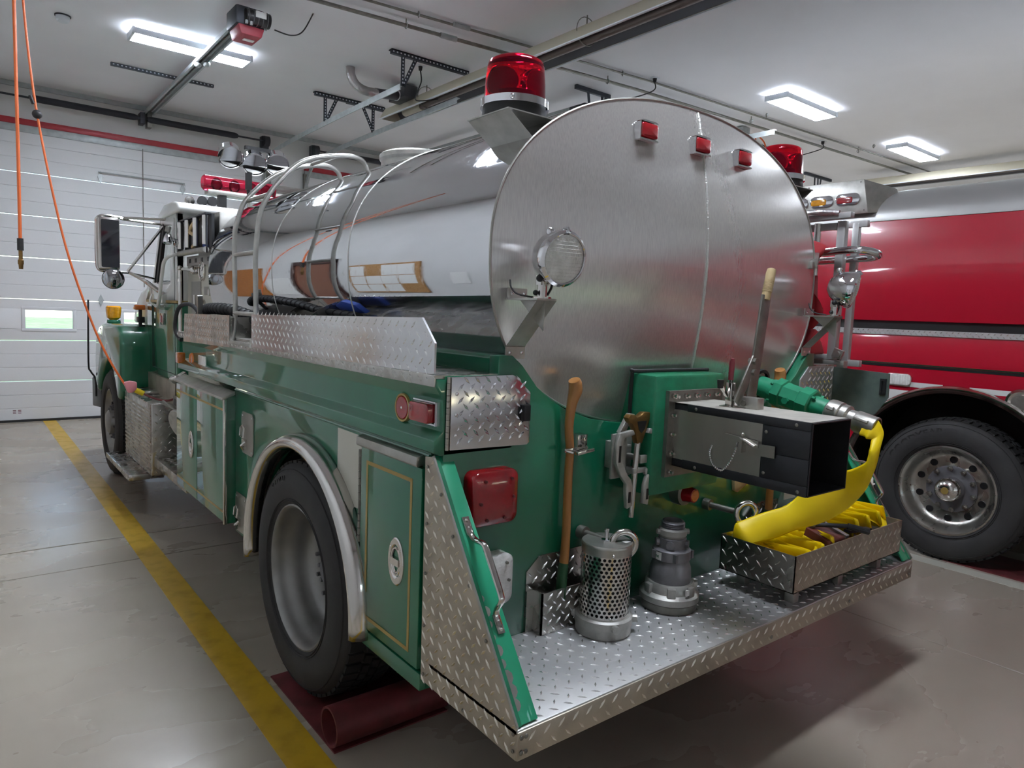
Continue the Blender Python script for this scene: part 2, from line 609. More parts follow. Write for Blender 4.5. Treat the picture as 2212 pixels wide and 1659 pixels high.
# torsion springs above the doors
def torsion_spring(x0, x1, label):
    t = thing('torsion_spring', label, 'door spring', ((x0+x1)/2, 9.55, 4.0))
    xm = (x0+x1)/2
    B().tube([(x0, 9.55, 4.10), (x1, 9.55, 4.10)], .013, 10).build('shaft', 'dark_steel', t)
    for a, c in ((x0+.42, xm-.06), (xm+.06, x1-.42)):
        B().tube([(a, 9.55, 4.10), (a+.05, 9.55, 4.10), (c-.05, 9.55, 4.10), (c, 9.55, 4.10)], [.03, .042, .042, .03], 14).build('spring', 'spring_steel', t)
    B().box((xm-.03, 9.53, 4.03), (xm+.03, 9.70, 4.18)).build('centre_bracket', 'dark_steel', t, bevel=.004)
    for xx in (x0, x1):
        B().cyl((xx-.04, 9.55, 4.10), (xx+.04, 9.55, 4.10), .075, n=18).build('cable_drum', 'dark_steel', t)
        B().box((xx-.05, 9.58, 4.0), (xx+.05, 9.70, 4.18)).build('end_bracket', 'dark_steel', t, bevel=.004)
torsion_spring(-.72, 2.64, 'dark torsion spring on its shaft above the white door left of the tanker cab')
torsion_spring(3.42, 6.72, 'dark torsion spring on its shaft above the second door, behind the ladder hoop')

# overhead door tracks hung from punched steel angle
def punched(b, p0, p1, w=.035, up=(0, 0, 1)):
    b.bar(p0, p1, w, .006, up)
    b.bar(Vector(p0)+Vector((0, 0, 0)), p1, .006, w, up)
def track(name, x, yend, ys_, lab, xo):
    t = thing('door_track', lab, 'door track', (x, 7.5, 3.9))
    path = smooth_path([(x, yend, 3.975), (x, 7.3, 3.95), (x, 8.9, 3.90), (x, 9.35, 3.80), (x, 9.62, 3.5), (x, 9.66, 3.1)], 5)
    b = B()
    for i in range(len(path)-1):
        b.bar(path[i], path[i+1], .012, .062)
        b.bar(path[i]+Vector((.02, 0, .027)), path[i+1]+Vector((.02, 0, .027)), .045, .008)
    b.bar(path[-1], (x, 9.66, .05), .06, .012, (0, 1, 0))
    b.build('rail', 'galvanised', t, smooth=False)
    for yy in ys_:
        b = B()
        b.box((xo[0], yy-.02, 4.262), (xo[1], yy+.02, 4.31)).box((xo[0], yy-.02, 4.30), (xo[1], yy+.05, 4.31))
        b.build('ceiling_angle', 'punched_steel', t)
        s = B()
        s.bar((x, yy, 4.30), (x, yy, 3.97), .042, .008, (0, 1, 0))
        s.build('strut', 'punched_steel', t)
        s = B()
        dx = .16 if xo[0] < x - .5 or x > 3 else .16
        dx = -.16 if x > 3 else .16
        s.bar((x+dx, yy, 4.29), (x+.01, yy, 3.97), .04, .008, (0, 1, 0))
        s.build('strut', 'punched_steel', t)
        h = B()
        for k in range(22):
            xx = xo[0]+.02+(xo[1]-xo[0]-.04)*k/21
            h.box((xx-.008, yy-.022, 4.278), (xx+.008, yy-.0195, 4.292))
        for k in range(8):
            zz = 4.25-.035*k
            h.box((x-.006, yy-.0062, zz-.008), (x+.006, yy-.0042, zz+.008))
            f = (4.29-zz)/.32
            h.box((x+dx*(1-f)-.006, yy-.0062, zz-.008), (x+dx*(1-f)+.006, yy-.0042, zz+.008))
        h.build('punched_hole', 'fixture_white', t, kind='stuff', smooth=False)
    return t
track('a', 2.60, 5.40, (5.36, 7.31), 'galvanised door track hung from two punched black angles, passing above the ladder hoop', (2.46, 3.42))
track('b', 3.28, 5.36, (7.345,), 'galvanised track of the second door, ending under the cream tube heater', (2.9, 3.45))
track('c', 6.72, 3.6, (4.82, 8.08), 'galvanised track of the second door, far rail seen over the tank beside the manhole', (5.9, 6.95))
t = thing('ceiling_angle', 'short punched steel angle on the ceiling below the lamp left of the truck', 'bracket', (.9, 8.01, 4.25))
B().box((.343, 7.99, 4.275), (1.454, 8.03, 4.31)).build('angle_bar', 'punched_steel', t)
b = B()
for k in range(26):
    xx = .37+1.06*k/25
    b.box((xx-.008, 7.988, 4.286), (xx+.008, 7.9905, 4.298))
b.build('punched_hole', 'fixture_white', t, kind='stuff', smooth=False)

# door openers
def opener(x, y, lab, rail=True, red=True, dz=0):
    t = thing('door_opener', lab, 'door opener', (x, y, 4.0))
    if rail:
        b = B()
        p0, p1 = Vector((x-.04, y, 4.15)), Vector((x+.05, 9.6, 4.20))
        for dx in (-.05, .05):
            b.bar(p0+Vector((dx, 0, 0)), p1+Vector((dx, 0, 0)), .022, .04)
        b.bar(p0+Vector((0, 0, .016)), p1+Vector((0, 0, .016)), .11, .008)
        b.build('rail', 'galvanised', t)
        B().tube([p0, p1], .008, 6).build('chain', 'dull_steel', t)
        B().box((x+.02, 9.56, 4.0), (x+.08, 9.70, 4.25)).build('header_bracket', 'dull_steel', t, bevel=.005)
        for f_, dx in ((.355, -.03), (.335, .035)):
            q = p0.lerp(p1, f_)
            B().sph((q.x+dx, q.y, q.z-.03), (.035, .06, .028)).build('trolley', 'galvanised', t)
    b = B()
    b.box((x-.17, y-.16, 4.04+dz), (x+.08, y+.12, 4.20+dz))
    b.build('motor_housing', 'dark_steel', t, bevel=.02)
    b = B()
    b.cyl((x-.10, y-.18, 4.11+dz), (x+.11, y-.18, 4.11+dz), .062, n=20)
    b.build('motor', 'black_paint', t, bevel=.006)
    for k in range(5):
        B().lathe([(.0625, -.004), (.068, 0), (.0625, .004)], (x-.08+.04*k, y-.18, 4.11+dz), (1, 0, 0), 20).build('cooling_fin', 'hub_steel', t)
    B().cyl((x+.08, y-.05, 4.13+dz), (x+.13, y-.05, 4.13+dz), .05, n=20).build('sprocket_cover', 'galvanised', t)
    B().box((x-.03, y-.25, 4.10+dz), (x+.06, y-.235, 4.15+dz)).build('label_plate', 'paper', t)
    for dx in (-.1, -.06):
        B().cyl((x+dx, y-.22, 4.03+dz), (x+dx, y-.22, 4.06+dz), .012, n=8).build('terminal', 'galvanised', t)
    if red:
        b = B()
        b.prism([(x-.15, 4.045), (x+.075, 4.045), (x+.05, 3.965), (x-.125, 3.965)], 'y', y-.16, y+.1)
        b.build('drip_tray', 'opener_red', t, bevel=.01)
        B().box((x-.07, y-.06, 3.958), (x+.02, y-.01, 3.966)).build('label_plate', 'paper', t)
    return t
opener(1.0, 5.25, 'black and red door opener at the end of its silver rail above the truck cab')
opener(4.88, 4.98, 'black door opener motor just above the top of the steel tank', True, False, -.05)
t = thing('opener_bracket', 'punched black angle frame carrying the opener above the tank', 'bracket', (4.83, 4.82, 4.1))
b = B()
b.box((4.55, 4.80, 4.265), (5.11, 4.84, 4.31))
b.build('ceiling_angle', 'punched_steel', t)
for xx in (4.75, 4.98, 5.06):
    B().bar((xx, 4.82, 4.28), (xx+(.03 if xx < 5 else -.08), 4.82, 4.13), .035, .008, (0, 1, 0)).build('strut', 'punched_steel', t)
for (xa, xb, yy, lab) in ((8.3, 9.3, 4.84, 'punched dark ceiling angle with three struts above the right red beacon'),
                          (10.5, 11.4, 5.33, 'punched dark ceiling angle with struts behind the rounded silver light panel')):
    t = thing('ceiling_frame', lab, 'bracket', ((xa+xb)/2, yy, 4.0))
    B().box((xa, yy-.02, 4.265), (xb, yy+.02, 4.31)).build('ceiling_angle', 'punched_steel', t)
    for f in (.38, .5, .62):
        B().bar((xa+(xb-xa)*f, yy, 4.28), (xa+(xb-xa)*(.4 if f < .45 else .55), yy, 3.85), .035, .008, (0, 1, 0)).build('strut', 'punched_steel', t)

# ------------------------------------------------------------------ ceiling lamps
LZ = 4.215
def ceiling_light(loc, lab, group=None):
    t = thing('ceiling_light', lab, 'ceiling lamp', (0, 0, 0), group)
    b = B()
    for y0_ in (-.14, -.085, -.035, .015, .065, .12):
        b.box((-.56, y0_, .05), (.56, y0_+.02, .056))
    b.prism([(-.145, .05), (-.135, .0), (-.13, .0), (-.135, .05)], 'x', -.56, .56)
    b.prism([(.145, .05), (.135, .0), (.13, .0), (.135, .05)], 'x', -.56, .56)
    b.build('reflector', 'fixture_white', t, local=True)
    for xx in (-.56, .56):
        B().box((xx-.012, -.145, .0), (xx+.012, .145, .06)).build('end_cap', 'fixture_white', t, local=True)
    B().box((-.2, -.05, .056), (.2, .05, .08)).build('ballast_box', 'fixture_white', t, local=True)
    for k in range(6):
        y = -.108+.0432*k
        B().cyl((-.545, y, .02), (.545, y, .02), .016, n=8).build('tube', 'tube_light', t, local=True)
    t.location = loc
    for xx in (-.45, .45):
        B().tube([(xx, 0, .056), (xx, 0, ZC-loc[2])], .004, 5).build('hanger_wire', 'dull_steel', t, local=True)
    return t
L0 = ceiling_light((.872, 6.67, LZ), 'bright six-tube ceiling lamp crossed by the opener rail, left of the truck')
LABS = {(6.87, 3.345): 'bright six-tube ceiling lamp above the right shoulder of the tank',
        (9.98, 3.345): 'bright six-tube ceiling lamp over the red fire truck, farther right'}
for x in (.872, 6.87, 9.98):
    for y in (6.67, 3.345, .02):
        if (x, y) == (.872, 6.67):
            continue
        key = (x, y)
        if key in LABS:
            dup(L0, (x, y, LZ), LABS[key])
        else:
            dup(L0, (x, y, LZ), 'six-tube ceiling lamp outside the picture, lighting the bays', 'ceiling lamps outside the picture')

# ------------------------------------------------------------------ tube heaters
def radiant_heater(x, y0, y1, zt, lab, ends, boxed):
    t = thing('radiant_heater', lab, 'heater', (x, (y0+y1)/2, zt-.2))
    w0, w1, h = .10, .17, .13
    b = B()
    pr = [(x-w0, zt), (x+w0, zt), (x+w1, zt-h), (x+w1-.006, zt-h), (x+w0-.006, zt-.008), (x-w0+.006, zt-.008), (x-w1+.006, zt-h), (x-w1, zt-h)]
    b.prism(pr, 'y', y0, y1)
    b.build('hood', 'heater_cream', t, smooth=False)
    e = B()
    for yy in ((y1-.006, y1),):
        e.prism([(x-w0, zt), (x+w0, zt), (x+w1, zt-h), (x-w1, zt-h)], 'y', yy[0], yy[1])
    e.build('end_plate', 'heater_cream', t)
    e = B()
    e.box((x-w1-.012, y0, zt-h-.01), (x-w1+.012, y1, zt-h)).box((x+w1-.012, y0, zt-h-.01), (x+w1+.012, y1, zt-h))
    e.build('hood_lip', 'fixture_white', t)
    i = B()
    i.prism([(x-w0+.012, zt-.012), (x+w0-.012, zt-.012), (x+w1-.012, zt-h+.004), (x+w1-.016, zt-h+.004), (x+w0-.02, zt-.018), (x-w0+.02, zt-.018), (x-w1+.016, zt-h+.004), (x-w1+.012, zt-h+.004)], 'y', y0+.01, y1-.01)
    i.build('reflector', 'heater_dark', t, smooth=False)
    B().tube([(x, y0, zt-.085), (x, y1-.35, zt-.085)], .042, 16).build('burner_tube', 'heater_tube', t)
    if boxed:
        B().cyl((x, y1-.35, zt-.085), (x, y1-.75, zt-.085), .05, n=16).build('tube_end', 'heater_cream', t)  # cream cylinder at the burner end of the tube
    for yy in ends:
        B().tube([(x, yy, ZC), (x, yy, zt+.02)], .006, 6).build('chain', 'dull_steel', t)
        B().tor((x, yy, zt-.01), (0, 1, 0), .12, .004, 20, 5).build('hanger_wire', 'dull_steel', t)
    if boxed:
        B().box((x-.26, y1-.78, zt-.03), (x-.08, y1-.40, zt+.11)).build('burner_box', 'heater_dark', t, bevel=.008)
        B().cyl((x-.26, y1-.62, zt+.0), (2.70, 6.16, 4.095), .052, n=18).build('air_inlet', 'heater_dark', t)
        B().tor((x-.28, y1-.63, zt+.0), (1, .4, .1), .055, .008, 20, 6).build('inlet_collar', 'fixture_white', t)
        b = B()
        b.tube(smooth_path([(2.40, 6.18, 4.31), (2.405, 6.17, 4.22), (2.46, 6.16, 4.13), (2.57, 6.155, 4.09), (2.72, 6.16, 4.095)], 6), .05, 14)
        b.build('flex_duct', 'foil', t)
    return t
radiant_heater(3.34, 1.2, 6.95, 4.18, 'long cream tube heater with a burner box, crossing the ceiling above the tank', (6.1, 3.4), True)
radiant_heater(11.2, -2.5, 4.6, 4.17, 'pale tube heater hanging above the silver roof of the red truck', (2.25,), False)

# plugs and cords on the ceiling
def ceiling_outlet(loc, pts, lab):
    t = thing('ceiling_outlet', lab, 'outlet', loc)
    x, y, z = loc
    B().box((x-.05, y-.035, z-.008), (x+.05, y+.035, z)).build('cover_plate', 'fixture_white', t, bevel=.004)
    B().cyl((x, y, z-.05), (x, y, z-.006), .018, .024, n=12).build('plug', 'black_rubber', t)
    B().tube(smooth_path([(x, y, z-.045)] + pts, 6), .007, 6).build('cord', 'black_rubber', t)
ceiling_outlet((2.94, 5.58, ZC), [(2.95, 5.57, 4.15), (2.93, 5.6, 4.05), (3.0, 5.75, 3.99), (3.25, 5.7, 4.05)], 'black plug and cord hanging from the ceiling next to the tube heater')
ceiling_outlet((5.01, 4.04, ZC), [(5.02, 4.06, 4.18), (4.9, 4.3, 4.12), (4.7, 4.6, 4.1), (4.55, 4.75, 4.05)], 'small outlet with a curling cord above the top of the tank')
ceiling_outlet((8.74, 4.08, ZC), [(8.75, 4.1, 4.2), (8.55, 4.4, 4.1), (8.3, 4.7, 4.05), (8.2, 4.9, 3.95)], 'small outlet with a drooping cord above the right beacon')
B_ = B().tube(smooth_path([(1.15, 5.05, 4.05), (1.35, 5.2, 4.1), (1.5, 5.3, 4.2), (1.52, 5.1, 4.31)], 6), .006, 6).build('power_cord', 'black_rubber')
tag(B_, 'thin dark cord looping from the red and black opener to the ceiling', 'cord')
# conduits under the ceiling
for (y0_, z, r, lab, xa) in ((4.60, 4.25, .018, 'thicker grey conduit pipe running across the ceiling, nearer the door wall', 1.0), (4.38, 4.285, .012, 'thinner grey conduit pipe running across the ceiling, nearer the camera', 1.2)):
    t = thing('conduit_pipe', lab, 'pipe', (6, y0_-.3, z))
    B().tube([(xa, y0_+.12, z), (5.0, y0_-.28, z), (12.0, y0_-.62, z)], r, 8).build('pipe', 'dull_steel', t)
    for k in range(4):
        xx = 2.2+2.4*k
        yy = y0_+.12-(xx-1)*.1
        B().tube([(xx, yy, ZC), (xx, yy, z-.03)], .006, 5).build('hanger_rod', 'dull_steel', t)
        B().tor((xx, yy, z), (1, 0, 0), r+.006, .005, 14, 5).build('pipe_clamp', 'galvanised', t)
    B().cyl((2.55, y0_-.035, z), (2.72, y0_-.05, z), r+.008, n=12).build('coupling', 'galvanised', t)
t = thing('smoke_detector', 'small round white smoke detector on the ceiling in the upper left corner', 'detector', (-.235, 6.85, 4.25))
B().lathe([(0, -.06), (.045, -.06), (.058, -.045), (.06, -.02), (.06, 0), (0, 0)], (-.235, 6.85, 4.31), n=24).build('detector_body', 'fixture_white', t)
B().lathe([(.062, -.012), (.068, -.012), (.068, 0), (.062, 0)], (-.235, 6.85, 4.31), n=24).build('base_ring', 'dark_steel', t)

# orange cords from the ceiling reel
t = thing('air_hose', 'orange hose hanging straight down from the ceiling, with a black collar and brass end', 'hose', (-.766, 4.5, 1.80))
B().tube([(-.760, 4.5, ZC), (-.764, 4.5, 3.5), (-.7655, 4.5, 2.6), (-.768, 4.5, 1.99)], .0105, 8).build('hose_line', 'orange_cord', t)
B().cyl((-.768, 4.5, 2.03), (-.768, 4.5, 1.95), .019, n=12).build('collar', 'black_rubber', t)
B().lathe([(0, 0), (.012, 0), (.014, .03), (.017, .035), (.017, .06), (.012, .065), (.012, .13), (0, .13)], (-.768, 4.5, 1.825), n=12).build('brass_end', 'brass', t)
t = thing('charging_cord', 'orange cord with a black ball stop, slanting from the ceiling down to the tanker', 'cord', (-.14, 4.5, .95))
cp = smooth_path([(-.745, 4.5, ZC), (-.720, 4.5, 3.7), (-.696, 4.5, 3.294), (-.654, 4.5, 2.865), (-.575, 4.5, 2.35), (-.487, 4.5, 1.913), (-.36, 4.5, 1.48), (-.26, 4.5, 1.22), (-.155, 4.5, 1.02)], 5)
B().tube(cp, .0075, 8).build('cord_line', 'orange_cord', t)
B().sph((-.654, 4.5, 2.865), .03, 14, 10).build('ball_stop', 'black_rubber', t)
B().cyl((-.69, 4.5, 2.98), (-.672, 4.5, 2.93), .012, n=8).build('cord_clip', 'black_rubber', t)
b = B()
b.prism([(-.165, 1.035), (-.12, 1.045), (-.075, 1.035), (-.075, .985), (-.105, .955), (-.135, .955)], 'y', 4.48, 4.52)
b.build('socket_housing', 'pink_plastic', t, bevel=.008)
B().cyl((-.085, 4.5, .975), (-.03, 4.5, .945), .02, n=12).build('plug', 'yellow_plastic', t)
B().tube(smooth_path([(-.035, 4.5, .947), (.02, 4.4, .92), (.08, 4.3, .91), (.14, 4.25, .93)], 5), .008, 8).build('plug_lead', 'dark_red_steel', t)
# cord loops and floodlights near the ceiling on the right
t = thing('cord_loop', 'loop of orange cord hanging under the ceiling pipes right of the tank top', 'cord', (7.77, 4.5, 4.1))
B().tube(smooth_path([(7.5, 4.55, 4.24), (7.62, 4.55, 4.2), (7.75, 4.5, 4.26), (7.93, 4.5, 4.2), (7.95, 4.5, 4.09), (7.82, 4.5, 4.04), (7.72, 4.5, 4.1), (7.70, 4.5, 4.25)], 6), .011, 7).build('cord_line', 'orange_cord', t)
B().box((7.28, 4.42, 4.22), (7.44, 4.56, 4.30)).build('junction_box', 'galvanised', t, bevel=.006)

# ------------------------------------------------------------------ things on the west wall (outside the frame, mirrored in the tank)
xw = XW+.006
t = thing('bulletin_board', 'cork bulletin board covered in white sheets, mirrored in the tank side', 'board', (xw, 4.7, 1.1))
B().box((xw, 3.95, 1.15), (xw+.02, 5.35, 2.0)).build('cork_sheet', 'cork', t)
random.seed(3)
for r in range(3):
    for k in range(4):
        if (r, k) in ((0, 0), (2, 2)):
            continue
        y0 = 4.02+.33*k+random.uniform(-.02, .02)
        z0 = 1.19+.265*r
        B().box((xw+.02, y0, z0), (xw+.023, y0+.30, z0+.25)).build('sheet', 'paper', t)
t = struct(B().box((xw, 5.75, 0), (xw+.03, 6.75, 2.1)).build('door_7', 'brown_door'))
n += 1
b = B()
b.box((xw, 5.66, 0), (xw+.05, 5.75, 2.2)).box((xw, 6.75, 0), (xw+.05, 6.84, 2.2)).box((xw, 5.66, 2.1), (xw+.05, 6.84, 2.2))
struct(b.build('trim_%d' % n, 'dark_brown'))
o = B().box((xw, 6.95, 1.05), (xw+.02, 7.75, 1.75)).build('white_board', 'paper')
tag(o, 'plain white board on the wall, mirrored in the tank side', 'board')
o = B().box((xw, 7.95, .9), (xw+.03, 9.5, 2.1)).build('plywood_board', 'plywood')
tag(o, 'orange plywood board on the wall, mirrored in the front of the tank', 'board')
o = B().box((xw, 3.25, 1.42), (xw+.006, 3.5, 1.72)).build('notice_sheet', 'paper')
tag(o, 'single paper notice on the wall, mirrored near the rim of the tank', 'notice')
# ------------------------------------------------------------------ the green and white tanker
T = thing('tanker_truck', 'green and white tanker fire truck with a polished elliptical steel tank and checker-plate rear step', 'truck', (1.22, 3.0, 0))
CX, CZ, TA, TB, TN = 1.22, 1.862, 1.003, .628, 2.2
Y0, Y1 = .49, 3.62
def ell(a, k=1.0, dx=0., dz=0.):
    c, s_ = math.cos(a), math.sin(a)
    n_ = TN if s_ >= 0 else 2.5
    return (CX + dx + TA*k*math.copysign(abs(c)**(2/n_), c), CZ + dz + TB*k*math.copysign(abs(s_)**(2/n_), s_))
# tank
NS = 128
b = B()
b.grid(lambda i, j: (lambda p: (p[0], Y0+(Y1-Y0)*j, p[1]))(ell(2*PI*i)), NS, 6, True)
b.build('tank_shell', 'polished_steel', T, ang=60)
def dish(u, v):
    r2 = min(1, (abs(u)**TN + abs(v)**TN))
    return Y0 - .075*(1-r2)*(1-.22*abs(u)) - .02*(1-r2)*(1-abs(v))
b = B()
NR = 22
vs, fs = [(CX, dish(0, 0), CZ)], []
for r in range(1, NR+1):
    k = r/NR
    for i in range(NS):
        x, z = ell(2*PI*i/NS, k)
        vs.append((x, dish((x-CX)/TA, (z-CZ)/TB) if r < NR else Y0, z))
for i in range(NS):
    fs.append((0, 1+i, 1+(i+1) % NS))
for r in range(NR-1):
    for i in range(NS):
        l = (i+1) % NS
        fs.append((1+r*NS+i, 1+(r+1)*NS+i, 1+(r+1)*NS+l, 1+r*NS+l))
head = b.add(vs, fs).build('tank_head', 'brushed_steel', T, ang=60)
uv = head.data.uv_layers.new(name='uv')
for lp in head.data.loops:
    co = head.data.vertices[lp.vertex_index].co
    uv.data[lp.index].uv = (co.x, co.z)
b = B()
b.tube([(CX, dish(0, v)-.002, CZ+TB*v) for v in np.linspace(-.99, .985, 60)], [.0055+.001*math.sin(k*2.1) for k in range(60)], 6)
b.build('head_seam', 'weld', T)
B().tube([(lambda p: (p[0], Y0, p[1]))(ell(2*PI*i/NS, 1.0005)) for i in range(NS)], .0045, 6, closed=True).build('tank_rim', 'aluminium', T)
b = B()
b.prism([ell(2*PI*i/64, .999) for i in range(64)], 'y', Y1-.01, Y1+.06)
b.build('tank_front_head', 'polished_steel', T)
for yy in (1.53, 2.47):
    b = B()
    b.tube([(lambda p: (p[0], yy, p[1]))(ell(2*PI*i/NS, 1.0)) for i in range(NS)], .0028, 6, closed=True)
    b.build('shell_seam', 'weld', T)
# bright rain shields along the tank front and manhole
b = B()
b.lathe([(.25, 0), (.25, .15), (.262, .165), (.262, .19), (.25, .2), (.235, .2), (.235, 0)], (CX, 2.62, 2.42), n=40)
mh = b.build('manhole', 'aluminium', T)
B().lathe([(0, .205), (.22, .205), (.242, .195), (.242, .185), (0, .185)], (CX, 2.62, 2.42), n=40).build('manhole_lid', 'aluminium', mh, local=True)
b = B()
b.prism([(2.34, 2.625), (2.42, 2.67), (2.54, 2.625)], 'x', CX+.10, CX+.16)
b.build('lid_clamp', 'dull_steel', mh)

# rear panel with the cradle cut-out
arc = [(.29, 1.517), (.334, 1.483), (.399, 1.411), (.46, 1.366), (.53, 1.329), (.66, 1.285), (.795, 1.262), (.99, 1.252), (1.22, 1.249)]
arc = arc + [(2.44-x, z) for x, z in reversed(arc[:-1])]
poly = [(.03, .54), (.03, 1.455), (.235, 1.455), (.235, 1.517)] + arc + [(2.205, 1.517), (2.205, 1.455), (2.41, 1.455), (2.41, .54)]
B().prism(poly, 'y', .444, .50).build('rear_panel', 'green_paint', T, bevel=.004)
for s_ in (0, 1):
    x0, x1 = ((.235, .34) if s_ == 0 else (2.10, 2.205))
    B().prism([(x0, 1.44), (x0, 1.505), (x0+.01, 1.517), (x1, 1.517), (x1+(.05 if not s_ else -.05), 1.44)], 'y', .50, 3.6).build('saddle_rail', 'green_paint', T, bevel=.004)
# top decks with checker plate edges
for s_ in (0, 1):
    x0, x1 = ((-.002, .27) if s_ == 0 else (2.17, 2.442))
    d = B().box((x0, .448, 1.447), (x1, 3.58, 1.457)).build('deck_plate', 'tread_plate', T)
    if s_ == 0:
        tread(d, (x0+.01, .46, 1.457), (0, 1, 0), (1, 0, 0), 3.1, .22)
        e = B().box((-.006, .448, 1.421), (0, 3.58, 1.457)).build('deck_edge', 'tread_plate', T, bevel=.002)
        tread(e, (-.006, 3.57, 1.422), (0, -1, 0), (0, 0, 1), 3.12, .036, p=.035, L=.03, W=.007)
# body fascia
prof = [(-.003, 1.421), (.024, 1.379), (.027, 1.283), (-.003, 1.256), (-.005, 1.219), (.02, 1.208), (.30, 1.208), (.30, 1.445), (0, 1.445)]
B().prism(prof, 'y', .444, 3.56).build('body_fascia', 'green_paint', T, bevel=.003)
B().prism([(2.44-x, z) for x, z in prof], 'y', .444, 3.56).build('body_fascia', 'green_paint', T, bevel=.003)
B().tube([(.019, .5, 1.198), (.019, 2.44, 1.198)], .006, 6).build('drip_bead', 'green_paint', T)
# side panels with wheel cut-outs
WY, WZ = 1.475, .49
def side_panel(xa, xb):
    r = .565
    pl = [(.497, .43), (.497, 1.21), (2.45, 1.21), (2.45, .43)]
    a0 = math.asin((WZ-.43)/r)
    n_ = 40
    for k in range(n_+1):
        a = -a0 + (PI+2*a0)*k/n_
        pl.append((WY + r*math.cos(a), WZ + r*math.sin(a)))
    return B().prism(pl, 'x', xa, xb)
side_panel(.02, .05).build('side_panel', 'green_paint', T, bevel=.003)
side_panel(2.39, 2.42).build('side_panel', 'green_paint', T, bevel=.003)
def fender_trim(x0, sg):
    sec = [(.0, .622), (-.05, .618), (-.075, .603), (-.083, .585), (-.075, .566), (-.05, .556), (.0, .553)]
    b = B()
    def f(i, j):
        a = math.radians(-7 + 190*i)
        t = j*(len(sec)-1)
        k = int(min(t, len(sec)-2))
        q = t-k
        dx, r = (sec[k][0]*(1-q)+sec[k+1][0]*q, sec[k][1]*(1-q)+sec[k+1][1]*q)
        return (x0+dx*sg, WY + r*math.cos(a), WZ + r*math.sin(a))
    b.grid(f, 48, 12)
    return b
ft = fender_trim(.022, 1).build('fender_trim', 'chrome_worn', T, ang=50)
for o in (ft,):
    m_ = o.modifiers.new('thickness', 'SOLIDIFY')
    m_.thickness = .004
# wheel housings, and a dark core added to block light through the underbody
b = B()
b.grid(lambda i, j: (.05+.6*j, WY+.55*math.cos(PI*i), WZ+.55*math.sin(PI*i)), 24, 1)
b.box((.65, .6, .42), (.66, 2.4, 1.2))
b.build('wheel_housing', 'black_paint', T)
b = B()
b.box((.66, .5, .42), (1.78, 3.55, 1.19)).box((1.78, .5, .44), (2.38, .9, 1.2)).box((1.78, 2.1, .44), (2.38, 3.55, 1.2)).box((.06, .5, .44), (.64, .88, 1.2)).box((.7, .02, .47), (1.7, .5, .53))
b.box((.8, 3.5, .55), (1.64, 7.0, .85))
b.build('chassis_core', 'black_paint', T)

# front cabinet with two doors
c = B().box((-.03, 2.442, .475), (.62, 3.452, 1.165)).build('cabinet_body', 'green_paint', T, bevel=.003)
for y0, y1 in ((2.456, 2.965), (2.975, 3.44)):
    d = B().box((-.042, y0, .485), (-.028, y1, 1.145)).build('cabinet_door', 'green_paint', T, bevel=.004)
    for z in (1.085, .535):
        B().box((-.0428, y0, z), (-.0415, y1, z+.012)).build('gold_stripe', 'gold_line', d)
B().prism([(.012, 1.19), (-.052, 1.158), (-.056, 1.146), (-.046, 1.146), (.012, 1.17)], 'y', 2.425, 3.47).build('drip_cap', 'aluminium', T, bevel=.002)
B().box((-.046, 2.43, .475), (-.028, 2.448, 1.15)).build('edge_trim', 'chrome_worn', T, bevel=.003)
b = B()
b.sph((-.03, 3.49, 1.155), (.045, .05, .022), 10, 6)
b.prism([(-.07, 1.14), (.02, 1.20), (.03, 1.18), (-.05, 1.125)], 'y', 3.46, 3.53)
b.build('crumpled_cap_end', 'aluminium', T)

def oval_latch(par, x, y, z, a, h):
    """recessed oval D-ring latch on a door facing -x"""
    b = B()
    n_ = 32
    def ring(k0, d0, k1, d1):
        vs, fs = [], []
        for kk, dd in ((k0, d0), (k1, d1)):
            for i in range(n_):
                t = 2*PI*i/n_
                vs.append((x-dd, y+a*kk*math.cos(t), z+h*kk*math.sin(t)))
        for i in range(n_):
            fs.append((i, (i+1) % n_, n_+(i+1) % n_, n_+i))
        b.add(vs, fs)
    ring(1, 0, 1, .004)
    ring(1, .004, .95, .007)
    ring(.95, .007, .72, .007)
    ring(.72, .007, .66, .001)
    ring(.66, .001, .55, -.008)
    b.add([(x+.008, y+a*.55*math.cos(2*PI*i/n_), z+h*.55*math.sin(2*PI*i/n_)) for i in range(n_)], [tuple(range(n_))])
    o = b.build('oval_latch', 'chrome_worn', par)
    b = B()
    for t in (.7, 2.45, 3.85, 5.6):
        b.sph((x-.007, y+a*.84*math.cos(t), z+h*.84*math.sin(t)), (.002, .004, .004), 8, 5)
    b.tube([(x-.003, y+a*.58*math.cos(t), z+h*.56*math.sin(t)) for t in np.linspace(0, 2*PI, 28, endpoint=False)], .0045, 6, closed=True)
    b.tube([(x-.002, y+a*.36*math.cos(t), z-h*.1+h*.36*math.sin(t)) for t in np.linspace(PI*1.05, PI*1.95, 12)], .0035, 6)
    b.box((x-.011, y-a*.52, z-.012), (x-.004, y+a*.52, z+.012))
    q = b.build('latch_ring', 'chrome_worn', o if par is T else par, local=False if par is T else True)
    return o
oval_latch(T, -.043, 3.08, .80, .047, .082)

